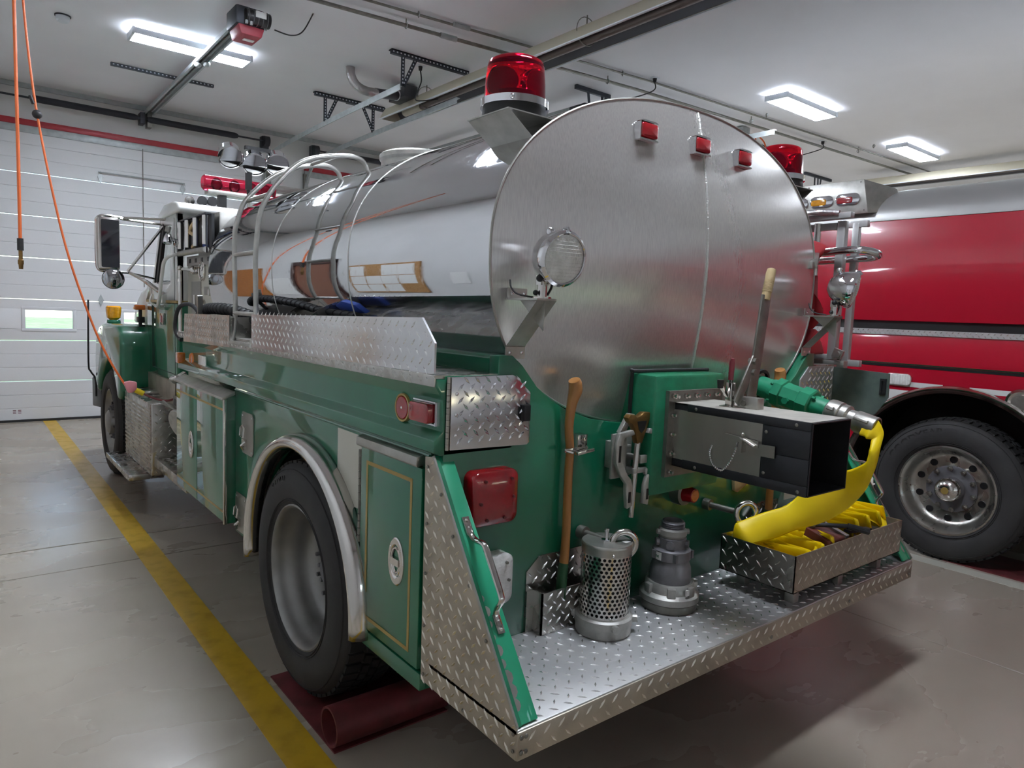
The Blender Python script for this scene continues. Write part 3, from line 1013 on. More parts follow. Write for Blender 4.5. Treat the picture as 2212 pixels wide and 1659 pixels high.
def latch_plate(y0, y1, z0, z1, x=.017):
    c_ = .018
    pl = [(y0+c_, z0), (y1-c_, z0), (y1, z0+c_), (y1, z1-c_), (y1-c_, z1), (y0+c_, z1), (y0, z1-c_), (y0, z0+c_)]
    o = B().prism(pl, 'x', x-.003, x+.002).build('latch_plate', 'stainless', T)
    ym, zm = (y0+y1)/2+.02, (z0+z1)/2
    b = B()
    b.tube([(x-.02, ym-.028, zm+.03), (x-.024, ym-.028, zm-.015), (x-.024, ym+.028, zm-.015), (x-.02, ym+.028, zm+.03), (x-.018, ym, zm+.042)], .005, 7, closed=True)
    b.box((x-.018, ym-.02, zm-.07), (x-.003, ym+.02, zm-.03)).tube([(x-.012, ym-.02, zm-.04), (x-.03, ym-.01, zm-.06), (x-.012, ym+.01, zm-.085)], .006, 7)
    b.build('pull_handle', 'chrome_worn', o)
    b = B()
    for yy in (y0+.022, y1-.022):
        for zz in (z0+.02, z1-.02):
            b.sph((x-.004, yy, zz), (.002, .005, .005), 8, 5)
    b.build('rivet', 'chrome', o, kind='stuff')
latch_plate(2.15, 2.33, .885, 1.10)
latch_plate(2.25, 2.43, .45, .655)
B().box((.0165, .965, .91), (.021, 1.17, 1.187)).build('reflector_panel', 'cream_panel', T)

# rear side door
d = B().box((-.003, .512, .497), (.022, .93, 1.158)).build('compartment_door', 'green_paint', T, bevel=.004)
b = B()
y0, y1, z0, z1, w = .565, .885, .535, 1.115, .013
xq = -.0042
b.box((xq, y0, z1-w), (xq+.002, y1, z1)).box((xq, y0, z0), (xq+.002, y1, z0+w)).box((xq, y0, z0+w), (xq+.002, y0+w, z1-w)).box((xq, y1-w, z0+w), (xq+.002, y1, z1-w))
b.build('gold_stripe', 'gold_line', d)
b = B()
for k in range(24):
    z = .51+.0265*k
    b.cyl((.002, .944, z), (.002, .944, z+.0235), .0075, n=8)
b.build('piano_hinge', 'dull_steel', d, kind='stuff')
o = oval_latch(d, -.003, .655, .815, .05, .082)
B().prism([(.02, 1.20), (-.012, 1.192), (-.014, 1.165), (-.008, 1.158), (.02, 1.166)], 'y', .53, .952).build('drip_cap', 'aluminium', T, bevel=.002)
B().box((.022, .502, .45), (.035, .512, 1.16)).build('door_gap', 'black_rubber', T)
B().box((.0, .497, .43), (.03, .955, .487)).build('door_sill', 'green_paint', T, bevel=.003)

# markers on the fascia
b = B()
b.lathe([(0, -.012), (.036, -.012), (.04, -.006)], (.027, .68, 1.329), (1, 0, 0), 28)
o = b.build('round_reflector', 'red_lens', T)
B().lathe([(.039, -.004), (.041, -.011), (.047, -.011), (.048, 0), (.039, 0)], (.027, .68, 1.329), (1, 0, 0), 28).build('reflector_rim', 'gold_line', o)
B().sph((.014, .68, 1.329), (.002, .005, .005), 8, 5).build('rivet', 'chrome', o)
o = B().prism(rrect(.12, .062, .016, 4, .53, 1.335), 'x', -.014, .02).build('side_marker', 'red_lens', T, bevel=.006)
b = B()
b.box((.008, .462, 1.298), (.027, .466, 1.372)).box((.012, .466, 1.298), (.027, .6, 1.303)).box((.012, .466, 1.367), (.027, .6, 1.372))
b.build('marker_bezel', 'chrome', o)
B().prism(rrect(.07, .07, .012, 4, 3.50, 1.29), 'x', -.025, .02).build('side_marker', 'amber_lens', T, bevel=.006, label='amber square marker lamp')
b = B().lathe([(0, -.012), (.038, -.012), (.044, -.004), (.044, 0)], (.027, 3.33, 1.29), (1, 0, 0), 24)
b.build('round_reflector', 'amber_lens', T, label='amber round reflector')
B().prism(rrect(.16, .075, .008, 3, 3.09, 1.293), 'x', .018, .027).build('side_reflector', 'clear_lens', T, bevel=.004)
B().box((.026, 3.44, 1.38), (.03, 3.53, 1.41)).build('wire_cover', 'dull_steel', T)

# side trays on the deck
t_ = B().prism([(2.46, 1.42), (3.40, 1.40), (3.37, 1.575), (2.46, 1.588)], 'x', -.008, -.001).build('tray_panel', 'tread_plate', T)
tread(t_, (-.008, 3.38, 1.43), (0, -1, 0), (0, 0, 1), .9, .14, p=.031, L=.03)
t_ = B().prism([(.448, 1.462), (.448, 1.555), (.525, 1.63), (2.107, 1.60), (2.107, 1.44)], 'x', -.009, -.002).build('tray_panel', 'tread_bright', T)
def tp(a, c):
    y, z = 2.1-a, 1.455+c
    return z < 1.585 or (y > .55 and z < 1.615) or (y < .55 and z < 1.53+(y-.448))
tread(t_, (-.009, 2.1, 1.455), (0, -1, 0), (0, 0, 1), 1.64, .165, p=.036, m='lug_bright', test=tp)
for y in (2.115, 2.445):
    B().box((.0, y, 1.457), (.22, y+.005, 1.58)).build('tray_divider', 'tread_plate', T)
B().box((.0, 2.46, 1.458), (.21, 3.36, 1.475)).build('tray_floor', 'black_paint', T)

# ladder hooped over the tank
for yy, pts in ((2.13, [(.0, 1.436), (.02, 1.576), (.017, 1.867), (.035, 2.067), (.068, 2.159), (.124, 2.244), (.216, 2.343), (.311, 2.394), (.46, 2.43), (.545, 2.432), (.588, 2.405), (.607, 2.34), (.61, 2.28)]),
                (2.455, [(.0, 1.434), (.021, 1.567), (.017, 1.973), (.037, 2.093), (.08, 2.194), (.212, 2.326), (.338, 2.392), (.46, 2.425), (.53, 2.43), (.585, 2.405), (.605, 2.34), (.61, 2.28)])):
    B().tube(smooth_path([(x, yy, z) for x, z in pts], 4), .0125, 12).build('ladder_rail', 'aluminium', T)
for x, z in ((.0, 1.447), (.019, 1.60), (.018, 1.90), (.085, 2.185), (.43, 2.425)):
    B().cyl((x, 2.13, z), (x, 2.455, z), .011, n=10).build('ladder_rung', 'aluminium', T)
B().box((.02, 2.13, 1.458), (.2, 2.44, 1.47)).build('ladder_foot', 'aluminium', T)
# ------------------------------------------------------------------ tanker: rear step and what is bolted to the rear
st = B().box((0, 0, .535), (2.44, .444, .551)).build('rear_step', 'tread_step', T, bevel=.003)
tread(st, (.08, .008, .551), (1, 0, 0), (0, 1, 0), 2.28, .43, m='lug_bright', p=.039, L=.03, W=.007, H=.003)
lip = B().box((0, -.004, .465), (2.44, .004, .546)).build('step_lip', 'tread_dirty', T, bevel=.003)
tread(lip, (.01, -.004, .467), (1, 0, 0), (0, 0, 1), 2.42, .076, m='lug_warm', p=.038, H=.0036)
b = B()
for x in (.012, .028, .62, 1.22, 1.82, 2.41):
    for z in ((.487, .53) if x in (.012, .028) else (.49,)):
        b.sph((x if x != .012 else .012, -.006, z), (.007, .003, .007), 10, 6)
b.build('screw', 'dull_steel', lip, kind='stuff')
def gusset(x0, sg):
    pl = [(.497, 1.20), (.452, 1.205), (.002, .556), (.002, .465), (.49, .476)]
    o = B().prism(pl, 'x', x0, x0+.005*sg).build('step_gusset', 'tread_dirty', T)
    if sg > 0:
        def inside(a, c):
            y, z = .49-a, .47+c
            return y < .485 and y > max(.006, (z-.556)*.695+.012) and z < 1.19
        tread(o, (x0, .49, .47), (0, -1, 0), (0, 0, 1), .485, .73, m='lug_warm', p=.034, H=.0036, test=inside)
        b = B()
        for y, z in ((.48, 1.17), (.478, .99), (.478, .83), (.478, .66), (.475, .5), (.40, 1.10), (.33, .99), (.24, .87), (.15, .74), (.015, .535), (.015, .487), (.25, .487)):
            b.sph((x0-.002, y, z), (.003, .006, .006), 8, 5)
        b.build('screw', 'dull_steel', o, kind='stuff')
    B().prism([(.49, .55), (.49, 1.2), (.452, 1.205), (.004, .556)], 'x', x0+.006*sg, x0+.02*sg).build('gusset_plate', 'green_chipped', T)
    # sloping green flange
    f = B()
    f.add([(x0+.003*sg, .458, 1.208), (x0+.072*sg, .458, 1.208), (x0+.078*sg, .006, .557), (x0+.003*sg, .006, .557),
           (x0+.003*sg, .464, 1.200), (x0+.072*sg, .464, 1.200), (x0+.078*sg, .013, .552), (x0+.003*sg, .013, .552)],
          [(0, 1, 2, 3), (7, 6, 5, 4), (0, 4, 5, 1), (1, 5, 6, 2), (2, 6, 7, 3), (3, 7, 4, 0)])
    fl_ = f.build('gusset_flange', 'green_paint_lit', T, bevel=.002)
    B().bar((x0+.001*sg, .452, 1.209), (x0+.001*sg, .0, .558), .006, .006).build('flange_edge', 'aluminium', T)
    # bare metal where the paint has chipped along the edge
    c_ = B()
    random.seed(5)
    for k in range(9):
        q = .30+.045*k+random.uniform(-.01, .01)
        f_ = 1-q/.66*1.0
        zc = .60+.03*k
        y = .006+(zc-.557)*.694-.0012
        w_ = random.uniform(.008, .022)
        c_.lathe([(0, -.0008), (w_, -.0008)], (x0+(.012+w_*.4)*sg, y, zc), (0, -.82, .57), 9)
    c_.build('paint_chip', 'aluminium', fl_, kind='stuff')
    # grab handle
    def fp(t, off, dx=.045):
        z = 1.208-t*.651
        y = .458-t*.452
        return (x0+dx*sg, y-.82*off, z+.57*off)
    h = B()
    h.tube(smooth_path([fp(.29, .004), fp(.33, .006), fp(.36, .02), fp(.385, .05), (fp(.42, .058)), fp(.57, .058), fp(.60, .05), fp(.615, .02), fp(.635, .006), fp(.67, .004)], 4), .0105, 10, sq=.7)
    h.bar(fp(.26, .003), fp(.33, .003), .024, .006, (0, -.82, .57))
    h.bar(fp(.63, .003), fp(.70, .003), .024, .006, (0, -.82, .57))
    for t in (.275, .305, .655, .685):
        h.sph(fp(t, .007), (.007, .005, .007), 8, 5)
    h.build('grab_handle', 'chrome_worn', T)
gusset(0.0, 1)
gusset(2.44, -1)

# checker plate lid on the left, open lid on the right
y = .436
ld = B().prism([(.046, 1.225), (.355, 1.218), (.366, 1.226), (.362, 1.395), (.295, 1.45), (.283, 1.455), (.046, 1.452)], 'y', y-.004, .444).build('rear_lid', 'tread_bright', T, bevel=.002)
def lidt(a, c):
    x, z = .046+a, 1.22+c
    return .06 < x < .352 and 1.235 < z < 1.44 and z < 1.39+(.362-x)*.9
tread(ld, (.05, y-.004, 1.222), (1, 0, 0), (0, 0, 1), .31, .23, m='tread_bright', p=.0285, L=.034, W=.010, H=.005, test=lidt)
b = B()
for k in range(12):
    b.cyl((.038, .436, 1.226+.019*k), (.038, .436, 1.2435+.019*k), .006, n=8)
b.build('piano_hinge', 'stainless', ld, kind='stuff')
B().box((.325, y-.022, 1.30), (.352, y-.003, 1.355)).build('lid_latch', 'black_steel', ld, bevel=.003)
b = B()
for z in (1.27, 1.335, 1.40):
    b.sph((.066, y-.005, z), (.006, .003, .006), 8, 5)
b.build('screw', 'chrome', ld, kind='stuff')
ld = B().prism([(.444, 1.447), (.165, 1.437), (.162, 1.32), (.215, 1.235), (.23, 1.222), (.444, 1.225)], 'x', 2.404, 2.41).build('rear_lid', 'grey_plate', T, label='open grey lid with dirt marks')
b = B()
b.box((2.398, .175, 1.33), (2.404, .205, 1.41))
b.tube([(2.395, .195, 1.34), (2.392, .195, 1.40), (2.392, .182, 1.40), (2.395, .182, 1.34)], .004, 6)
b.build('lid_latch', 'black_steel', ld)
lp_ = B().prism([(2.08, 1.225), (2.395, 1.222), (2.395, 1.452), (2.15, 1.452), (2.08, 1.39)], 'y', .438, .444).build('compartment_back', 'tread_step', T)
tread(lp_, (2.09, .438, 1.23), (1, 0, 0), (0, 0, 1), .30, .215, m='lug_bright', p=.0285, H=.004, test=lambda a, c: c < .15 or a > .06)

# tail, reverse and marker lamps
def cushion(b, cx, cz, w, h, y0, y1, r=.03, bulge=.012):
    o = rrect(w, h, r, 5, cx, cz)
    i = rrect(w-.012, h-.012, r-.004, 5, cx, cz)
    n_ = len(o)
    vs = [(x, y0, z) for x, z in o] + [(x, y1+.006, z) for x, z in o] + [(x, y1, z) for x, z in i]
    fs = []
    for L_ in (0, 1):
        for k in range(n_):
            l = (k+1) % n_
            fs.append((L_*n_+k, L_*n_+l, (L_+1)*n_+l, (L_+1)*n_+k))
    for q, f in ((.75, .5), (.45, .85), (.15, .98)):
        base = len(vs)
        vs += [(cx+(x-cx)*q, y1-bulge*f, cz+(z-cz)*q) for x, z in i]
        for k in range(n_):
            l = (k+1) % n_
            fs.append((base-n_+k, base-n_+l, base+l, base+k))
    fs.append(tuple(range(len(vs)-n_, len(vs))))
    fs.append(tuple(range(n_-1, -1, -1)))
    return b.add(vs, fs)
for x, m_, z, nm, hh in ((.203, 'red_lens', 1.064, 'tail_light', .178), (.196, 'clear_lens', .785, 'reverse_light', .17), (2.248, 'red_lens', 1.068, 'tail_light', .185), (2.248, 'clear_lens', .785, 'reverse_light', .17)):
    o = cushion(B(), x, z, .185, hh, .444, .392).build(nm, m_, T, ang=50)
    b = B()
    for dx, dz in ((-.05, .06), (.055, .06), (-.065, -.01), (.065, 0), (-.04, -.065), (.03, -.065)):
        b.cyl((x+dx, .379, z+dz), (x+dx, .39, z+dz), .005, n=8)
    b.build('lens_screw', 'dark_red_steel' if m_ == 'red_lens' else 'dull_steel', o, kind='stuff')
for x in (.88, 1.188, 1.482):
    u, v = (x-CX)/TA, (2.335-CZ)/TB
    yh = dish(u, v)
    o = B().prism(rrect(.092, .056, .014, 4, x, 2.338), 'y', yh-.036, yh-.008).build('marker_lamp', 'red_lens', T, bevel=.01)
    b = B()
    b.prism(rrect(.096, .068, .012, 4, x, 2.336), 'y', yh-.008, yh+.02)
    b.box((x-.048, yh-.032, 2.302), (x+.048, yh, 2.308)).box((x-.05, yh-.03, 2.304), (x-.046, yh, 2.366)).prism([(x-.05, 2.368), (x+.05, 2.368), (x+.035, 2.374), (x-.035, 2.374)], 'y', yh-.03, yh)
    b.build('lamp_bezel', 'chrome', o)
o = B().lathe([(0, -.072), (.028, -.072), (.03, -.066), (.036, -.03), (.036, 0)], (1.185, .425, .95), (0, 1, 0), 24).build('round_marker_lamp', 'red_lens', T)
B().lathe([(.036, -.03), (.05, -.026), (.052, 0), (.052, .02)], (1.185, .425, .95), (0, 1, 0), 24).build('lamp_socket', 'dull_steel', o)
B().lathe([(0, -.0745), (.022, -.0745), (.024, -.071)], (1.185, .425, .95), (0, 1, 0), 20).build('lens_cap', 'amber_lens', o)

# round work lamps on brackets
def work_light(xc, x0, x1, sg, d):
    br = B()
    br.box((x0, .305, 1.697), (x1, .46, 1.703))
    br.add([(x0, .305, 1.697), (x1, .305, 1.697), (x1, .452, 1.545), (x0, .452, 1.545), (x0, .309, 1.694), (x1, .309, 1.694), (x1, .456, 1.542), (x0, .456, 1.542)],
           [(0, 1, 2, 3), (7, 6, 5, 4), (0, 4, 5, 1), (1, 5, 6, 2), (2, 6, 7, 3), (3, 7, 4, 0)])
    br.box((x0, .45, 1.505), (x1, .456, 1.545)).box((x0, .45, 1.70), (x1, .456, 1.735))
    br.add([(x0+.035, .31, 1.696), (x0+.035, .43, 1.696), (x0+.035, .31, 1.60), (x0+.037, .31, 1.696), (x0+.037, .43, 1.696), (x0+.037, .31, 1.60)],
           [(0, 1, 2), (5, 4, 3), (0, 3, 4, 1), (1, 4, 5, 2), (2, 5, 3, 0)])
    o = br.build('lamp_bracket', 'aluminium', T, smooth=False)
    b = B()
    for x in (x0+.015, x1-.015):
        for z in (1.525, 1.718):
            b.sph((x, .448, z), (.006, .003, .006), 8, 5)
    b.build('screw', 'chrome', o, kind='stuff')
    c_ = Vector((xc, .285, 1.828))
    d = Vector(d).normalized()
    w_ = B().lathe([(0, .105), (.03, .10), (.055, .08), (.075, .05), (.084, .015), (.088, .0), (.087, -.014), (.078, -.022), (.074, -.020)], c_, -d, 40).build('work_lamp', 'chrome', T)
    B().lathe([(0, .030), (.03, .028), (.055, .023), (.074, .018)], c_, d, 36).build('lens', 'clear_lens', w_, local=True)
    b = B()
    # fluted lens: raised ribs across the glass
    side = d.cross(Vector((0, 0, 1))).normalized()
    up = side.cross(d)
    for k in range(-6, 7):
        q = k*.0105
        hw = math.sqrt(max(0, .070**2-q*q))
        for A_, B__ in ((side, up), (up, side)):
            p = [c_+d*(.0305-.0125*((q*q+t*t)/.0055))+A_*q+B__*t for t in np.linspace(-hw, hw, 9)]
            b.tube(p, .0012, 4)
    b.build('lens_rib', 'clear_lens', w_, kind='stuff', fix=False)
    b = B()
    tp_ = c_-d*.02+up*.085
    b.sph(tp_-d*.055+side*.0+up*(-.01), .015, 10, 7)
    b.build('aim_knob', 'chrome', w_)
    B().tube([c_+up*.088-d*.005, c_+up*.092+d*.012, c_+up*.08+d*.024], .006, 6).build('rim_clip', 'chrome', w_)
    xs_ = (x0+x1)/2
    b = B()
    b.cyl((xs_, .33, 1.703), (xs_, .33, 1.755), .016, n=14).cyl((xs_, .33, 1.703), (xs_, .33, 1.708), .03, n=16)
    b.box((xs_-.016, .318, 1.745), (xs_+.016, .342, 1.775))
    b.build('lamp_stem', 'chrome_worn', w_)
    b = B()
    b.sph((xs_-.026, .33, 1.72), .009, 8, 6).sph((xs_-.018, .322, 1.765), .012, 8, 6).sph((xs_+.014, .318, 1.76), .011, 8, 6)
    b.tube(smooth_path([(xs_+.02, .33, 1.77), (xs_+.035, .325, 1.745), (xs_+.018, .325, 1.715)], 4), .004, 6)
    b.tube(smooth_path([(xs_-.075*sg*0-.05, .43, 1.76), (xs_-.052, .42, 1.735), (xs_-.04, .40, 1.715), (xs_-.01, .36, 1.707)], 4), .003, 5)
    b.build('lamp_wire', 'black_rubber', w_)
    return w_
work_light(.338, .265, .345, 1, (-.08, -1, -.16))
work_light(2.19, 2.095, 2.175, -1, (.38, -.95, -.25))

# beacons on folded brackets
def beacon(xc, sg):
    xs0 = xc-.115*sg
    X = lambda d_: xc + d_*sg
    br = B()
    br.add([(X(-.115), .5, 2.312), (X(.085), .5, 2.312), (X(.085), .73, 2.312), (X(-.115), .73, 2.312), (X(-.115), .5, 2.308), (X(.085), .5, 2.308), (X(.085), .73, 2.308), (X(-.115), .73, 2.308)],
           [(0, 1, 2, 3), (7, 6, 5, 4), (0, 4, 5, 1), (1, 5, 6, 2), (2, 6, 7, 3), (3, 7, 4, 0)])
    br.add([(X(-.115), .5, 2.312), (X(-.115), .73, 2.312), (X(.02), .73, 2.215), (X(.02), .5, 2.215), (X(-.109), .5, 2.308), (X(-.109), .73, 2.308), (X(.026), .73, 2.213), (X(.026), .5, 2.213)],
           [(0, 1, 2, 3), (7, 6, 5, 4), (0, 4, 5, 1), (1, 5, 6, 2), (2, 6, 7, 3), (3, 7, 4, 0)])
    br.build('beacon_bracket', 'aluminium', T, smooth=False)
    o = (xc, .615, 2.31)
    bs = B().lathe([(0, 0), (.108, 0), (.112, .01), (.108, .04), (0, .04)], o, n=36).build('beacon', 'black_rubber', T)
    B().lathe([(.106, .034), (.118, .036), (.118, .06), (.106, .062)], o, n=36, close=True).build('beacon_ring', 'chrome', bs)
    B().sph((xc-.08, .615-.088, 2.358), .009, 8, 6).build('ring_screw', 'chrome', bs)
    dm = B().lathe([(.106, .055), (.103, .12), (.098, .175), (.093, .19), (.078, .199), (.04, .2025), (0, .203), (0, .2), (.04, .1995), (.077, .196), (.089, .187), (.094, .174), (.099, .12), (.102, .055)], o, n=40, close=False).build('beacon_dome', 'red_glass', bs, ang=50)
    for dx, dy, dd in ((.045, -.03, (.35, -1, -.12)), (-.045, .0, (-.75, -.6, -.05))):
        c_ = Vector((xc+dx, .615+dy, 2.31+.115))
        B().lathe([(0, .045), (.02, .043), (.038, .03), (.05, .005), (.052, -.004), (.045, -.002)], c_, -Vector(dd), 24).build('reflector_lamp', 'chrome', bs)
        B().lathe([(0, .0), (.046, -.003)], c_, -Vector(dd), 24).build('lamp_face', 'red_lens', bs)
    B().cyl((xc, .615, 2.35), (xc, .615, 2.40), .05, n=20).build('rotator', 'black_paint', bs)
beacon(.39, 1)
beacon(2.05, -1)

# dump gate and chute
B().prism([(.868, .995), (1.292, .995), (1.292, 1.448), (.872, 1.448)], 'y', .325, .50).build('gate_frame', 'green_chipped', T, bevel=.012)
B().tube(smooth_path([(.866, .44, 1.25), (.868, .44, 1.44), (.885, .42, 1.456), (1.28, .40, 1.457)], 4), .0075, 8).build('gasket', 'black_rubber', T)
fl_ = B()
fl_.box((.93, .308, 1.065), (.967, .325, 1.39)).box((1.213, .308, 1.065), (1.26, .325, 1.39)).box((.967, .308, 1.347), (1.213, .325, 1.39)).box((.967, .308, 1.065), (1.213, .325, 1.108))
fl_ = fl_.build('gate_flange', 'dull_steel', T)
for k in range(5):
    for x, z in ((.948, 1.085+.072*k), (.96+.062*k, 1.37)):
        b = B()
        b.cyl((x, .308, z), (x, .285, z), .006, n=8).cyl((x, .308, z), (x, .298, z), .010, n=6)
        b.build('bolt', 'chrome_worn', fl_)
cx0, cx1, cy0, cy1, cz0, cz1 = .967, 1.213, -.233, .318, 1.108, 1.346
b = B()
tk = .004
b.box((cx0, cy0, cz0), (cx0+tk, cy1, cz1)).box((cx1-tk, cy0, cz0), (cx1, cy1, cz1)).box((cx0, cy0, cz1-tk), (cx1, cy1, cz1)).box((cx0, cy0, cz0), (cx1, cy1, cz0+tk))
ch = b.build('dump_chute', 'black_steel', T)
b = B()
b.box((cx0-.002, -.06, cz0+.03), (cx0, cy1-.005, cz1-.024))
sh = b.build('slide_plate', 'stainless', T)
b = B()
b.box((cx0-.004, cy0+.004, cz1-.026), (cx0, cy1-.07, cz1+.001)).box((cx0-.004, cy0+.004, cz0-.001), (cx0, cy1-.06, cz0+.032))
b.build('chute_edge', 'black_steel', T, bevel=.001)
b = B()
b.box((cx0-.003, cy0+.004, cz0+.034), (cx0, -.062, cz0+.118)).box((cx0-.003, cy0+.004, cz0+.12), (cx0, -.062, cz1-.028))
b.build('chute_cover', 'black_steel', T, bevel=.001)
b = B()
for yy, zz in ((-.18, cz1-.012), (-.2, cz0+.012), (-.075, cz1-.05), (-.075, cz0+.05), (.21, cz1-.012), (.2, cz0+.012)):
    b.sph((cx0-.005, yy, zz), (.003, .006, .006), 8, 5)
b.build('screw', 'dull_steel', ch, kind='stuff')
B().box((cx0+.004, cy0+.01, cz1), (cx1-.004, cy1, cz1+.0015)).build('chute_top', 'dusty_top', T)
b = B()
pz = 1.245
b.bar((cx0-.012, .075, pz+.012), (cx0-.012, -.055, pz+.004), .022, .005, (1, 0, 0))
b.box((cx0-.03, -.003, pz-.03), (cx0-.001, .008, pz+.015))
b.tube([(cx0-.02, .01, pz+.018), (cx0-.02, -.045, pz-.004)], .006, 8)
b.sph((cx0-.02, .002, pz+.03), .007, 8, 6)
b.bar((cx0-.004, -.015, pz-.015), (cx0-.010, -.115, pz-.012), .004, .04, (0, 0, 1))
lk = b.build('chute_latch', 'stainless', T)
b = B()
for k, p in enumerate(smooth_path([(cx0-.022, .018, pz), (cx0-.02, .03, pz-.04), (cx0-.016, .055, pz-.085), (cx0-.012, .085, pz-.11), (cx0-.012, .12, pz-.095), (cx0-.012, .135, pz-.06), (cx0-.012, .128, pz-.03)], 5)):
    b.sph(p, .0042, 7, 5)
b.build('bead_chain', 'chrome', lk, kind='stuff')
# lever and toggle clamp on the chute
b = B()
b.box((1.075, .035, cz1), (1.118, .118, cz1+.042))
lv = b.build('lever_block', 'aluminium', T, bevel=.003)
B().cyl((1.07, .09, cz1+.02), (1.075, .09, cz1+.02), .011, n=8).build('bolt', 'dull_steel', lv)
b = B()
b.bar((1.128, .10, cz1+.005), (1.184, .10, 1.755), .056, .009, (0, 1, 0))
b.bar((1.045, .10, cz1+.02), (1.145, .10, 1.53), .04, .008, (0, 1, 0))
lv = b.build('gate_lever', 'dull_steel', T, bevel=.002)
B().tube([(1.182, .10, 1.74), (1.184, .10, 1.755), (1.19, .10, 1.78), (1.203, .10, 1.835), (1.208, .10, 1.85), (1.209, .10, 1.854)], [.015, .0165, .0155, .0175, .016, .008], 14).build('grip', 'beige_grip', lv)
b = B()
for k in range(14):
    f = .15+.55*k/13
    b.tor((1.184+.025*f, .10, 1.755+.095*f), (.25, 0, .97), .0165, .0016, 16, 5)
b.build('grip_ridge', 'beige_grip', lv, kind='stuff')
for z in (1.475, 1.515):
    B().cyl((1.13+.1*(z-1.346)*.9-.012, .085, z), (1.13+.1*(z-1.346)*.9-.012, .115, z), .013, n=6).build('bolt', 'dull_steel', lv)
b = B()
b.box((1.035, .11, cz1), (1.085, .165, cz1+.006)).box((1.048, .125, cz1), (1.054, .15, cz1+.09)).box((1.068, .125, cz1), (1.074, .15, cz1+.09))
b.bar((1.061, .14, cz1+.03), (1.02, .15, cz1+.075), .012, .012).cyl((1.06, .13, cz1+.05), (1.06, .16, cz1+.05), .012, n=10)
b.bar((1.058, .14, cz1+.06), (1.053, .135, cz1+.11), .014, .012, (1, 0, 0))
tg = b.build('toggle_clamp', 'chrome_worn', T, bevel=.0015)
B().tube([(1.053, .135, cz1+.10), (1.051, .133, cz1+.16), (1.049, .13, cz1+.178)], [.0095, .0105, .006], 12).build('handle', 'red_grip', tg)
B().tube([(1.014, .15, cz1+.07), (1.013, .15, cz1+.10)], [.010, .012], 10).build('rubber_foot', 'black_rubber', tg)

# green outlet valve with its silver coupling
vd = Vector((0, -.977, -.213))
vo = Vector((1.72, .444, 1.375))
vp = lambda t: vo + vd*t
b = B()
b.lathe([(0, -.02), (.047, -.02), (.047, .075), (.052, .078), (.052, .105), (.047, .11)], vo, vd, 28)
b.lathe([(0, .10), (.062, .10), (.066, .104), (.066, .14), (.058, .144), (.056, .22), (.064, .224), (.068, .228), (.068, .275), (.06, .28), (0, .28)], vo, vd, 8)
b.lathe([(.05, .27), (.044, .28), (.043, .36), (0, .36)], vo, vd, 28)
va = b.build('outlet_valve', 'green_valve', T, ang=30)
b = B()
b.cyl(vp(.18)+Vector((-.056, 0, -.01)), vp(.18)+Vector((-.068, 0, -.01)), .016, n=6)
for k in range(4):
    a = PI/4+PI/2*k
    for t0, t1 in ((.085, .098), (.282, .296)):
        s_ = Vector((1, 0, 0))*math.cos(a)*.054 + Vector((0, -.213, .977))*math.sin(a)*.054
        b.cyl(vp(t0)+s_, vp(t1)+s_, .007, n=6)
b.build('bolt', 'green_valve', va)
b = B()
b.lathe([(.06, .115), (.06, .135)], vo, vd, 20)
B().lathe([(.062, -.002), (.075, -.002), (.075, .012), (.062, .014)], vo, vd, 28).build('pipe_gasket', 'black_rubber', va)

# tow eyes
for x in (.675, 1.42):
    o = B().tor((x, .265, .866), (.5, 1, 0), .044, .0125, 30, 12).build('tow_eye', 'chrome_worn', T)
    b = B()
    b.cyl((x-.045, .44, .872), (x-.03, .29, .87), .013, n=12).cyl((x-.045, .44, .872), (x-.042, .41, .872), .024, n=16)
    b.build('eye_shank', 'dull_steel', o)

# axe clamp, axe pockets, wrench bracket
def axe_clamp(x, z):
    b = B()
    b.box((x+.03, .405, z-.02), (x+.075, .444, z+.045)).box((x-.05, .385, z-.008), (x+.06, .392, z+.006))
    b.bar((x-.045, .388, z), (x-.03, .36, z-.004), .02, .008).bar((x-.005, .375, z-.012), (x+.07, .37, z-.002), .018, .012)
    b.cyl((x+.05, .40, z+.032), (x+.05, .39, z+.032), .008, n=8)
    b.build('axe_clamp', 'chrome_worn', T, bevel=.0015)
axe_clamp(.537, 1.193)
def axe_pocket(x0, x1, sg):
    pl = [(x0, .552), (x1, .552), (x1, .815), (x0+.055, .815), (x0, .768)]
    o = B().prism(pl, 'y', .438, .444).build('axe_pocket', 'tread_plate', T)
    tread(o, (x0+.005, .438, .70), (1, 0, 0), (0, 0, 1), x1-x0-.01, .11, p=.029, H=.004, m='lug_bright', test=lambda a, c: c < .06 or a > .055)
    f = B()
    f.box((x0+.03, .385, .552), (x1, .391, .70)).box((x0+.03, .385, .552), (x0+.036, .44, .70)).box((x0, .432, .552), (x0+.036, .44, .70)).box((x1-.006, .385, .552), (x1, .44, .70))
    fr = f.build('pocket_front', 'tread_plate', o)
    tread(o, (x0+.035, .385, .555), (1, 0, 0), (0, 0, 1), x1-x0-.04, .14, p=.029, H=.004, m='lug_bright')
axe_pocket(.383, .655, 1)
axe_pocket(1.69, 1.96, 1)
b = B()
b.prism([(.80, 1.055), (.80, 1.222), (.875, 1.228), (.882, 1.30), (.95, 1.30), (.95, 1.06)], 'y', .425, .437)
b.box((.708, .372, 1.07), (.782, .384, 1.235)).box((.74, .384, 1.10), (.80, .44, 1.20)).prism([(.75, 1.235), (.782, 1.235), (.83, 1.30), (.80, 1.305)], 'y', .38, .40)
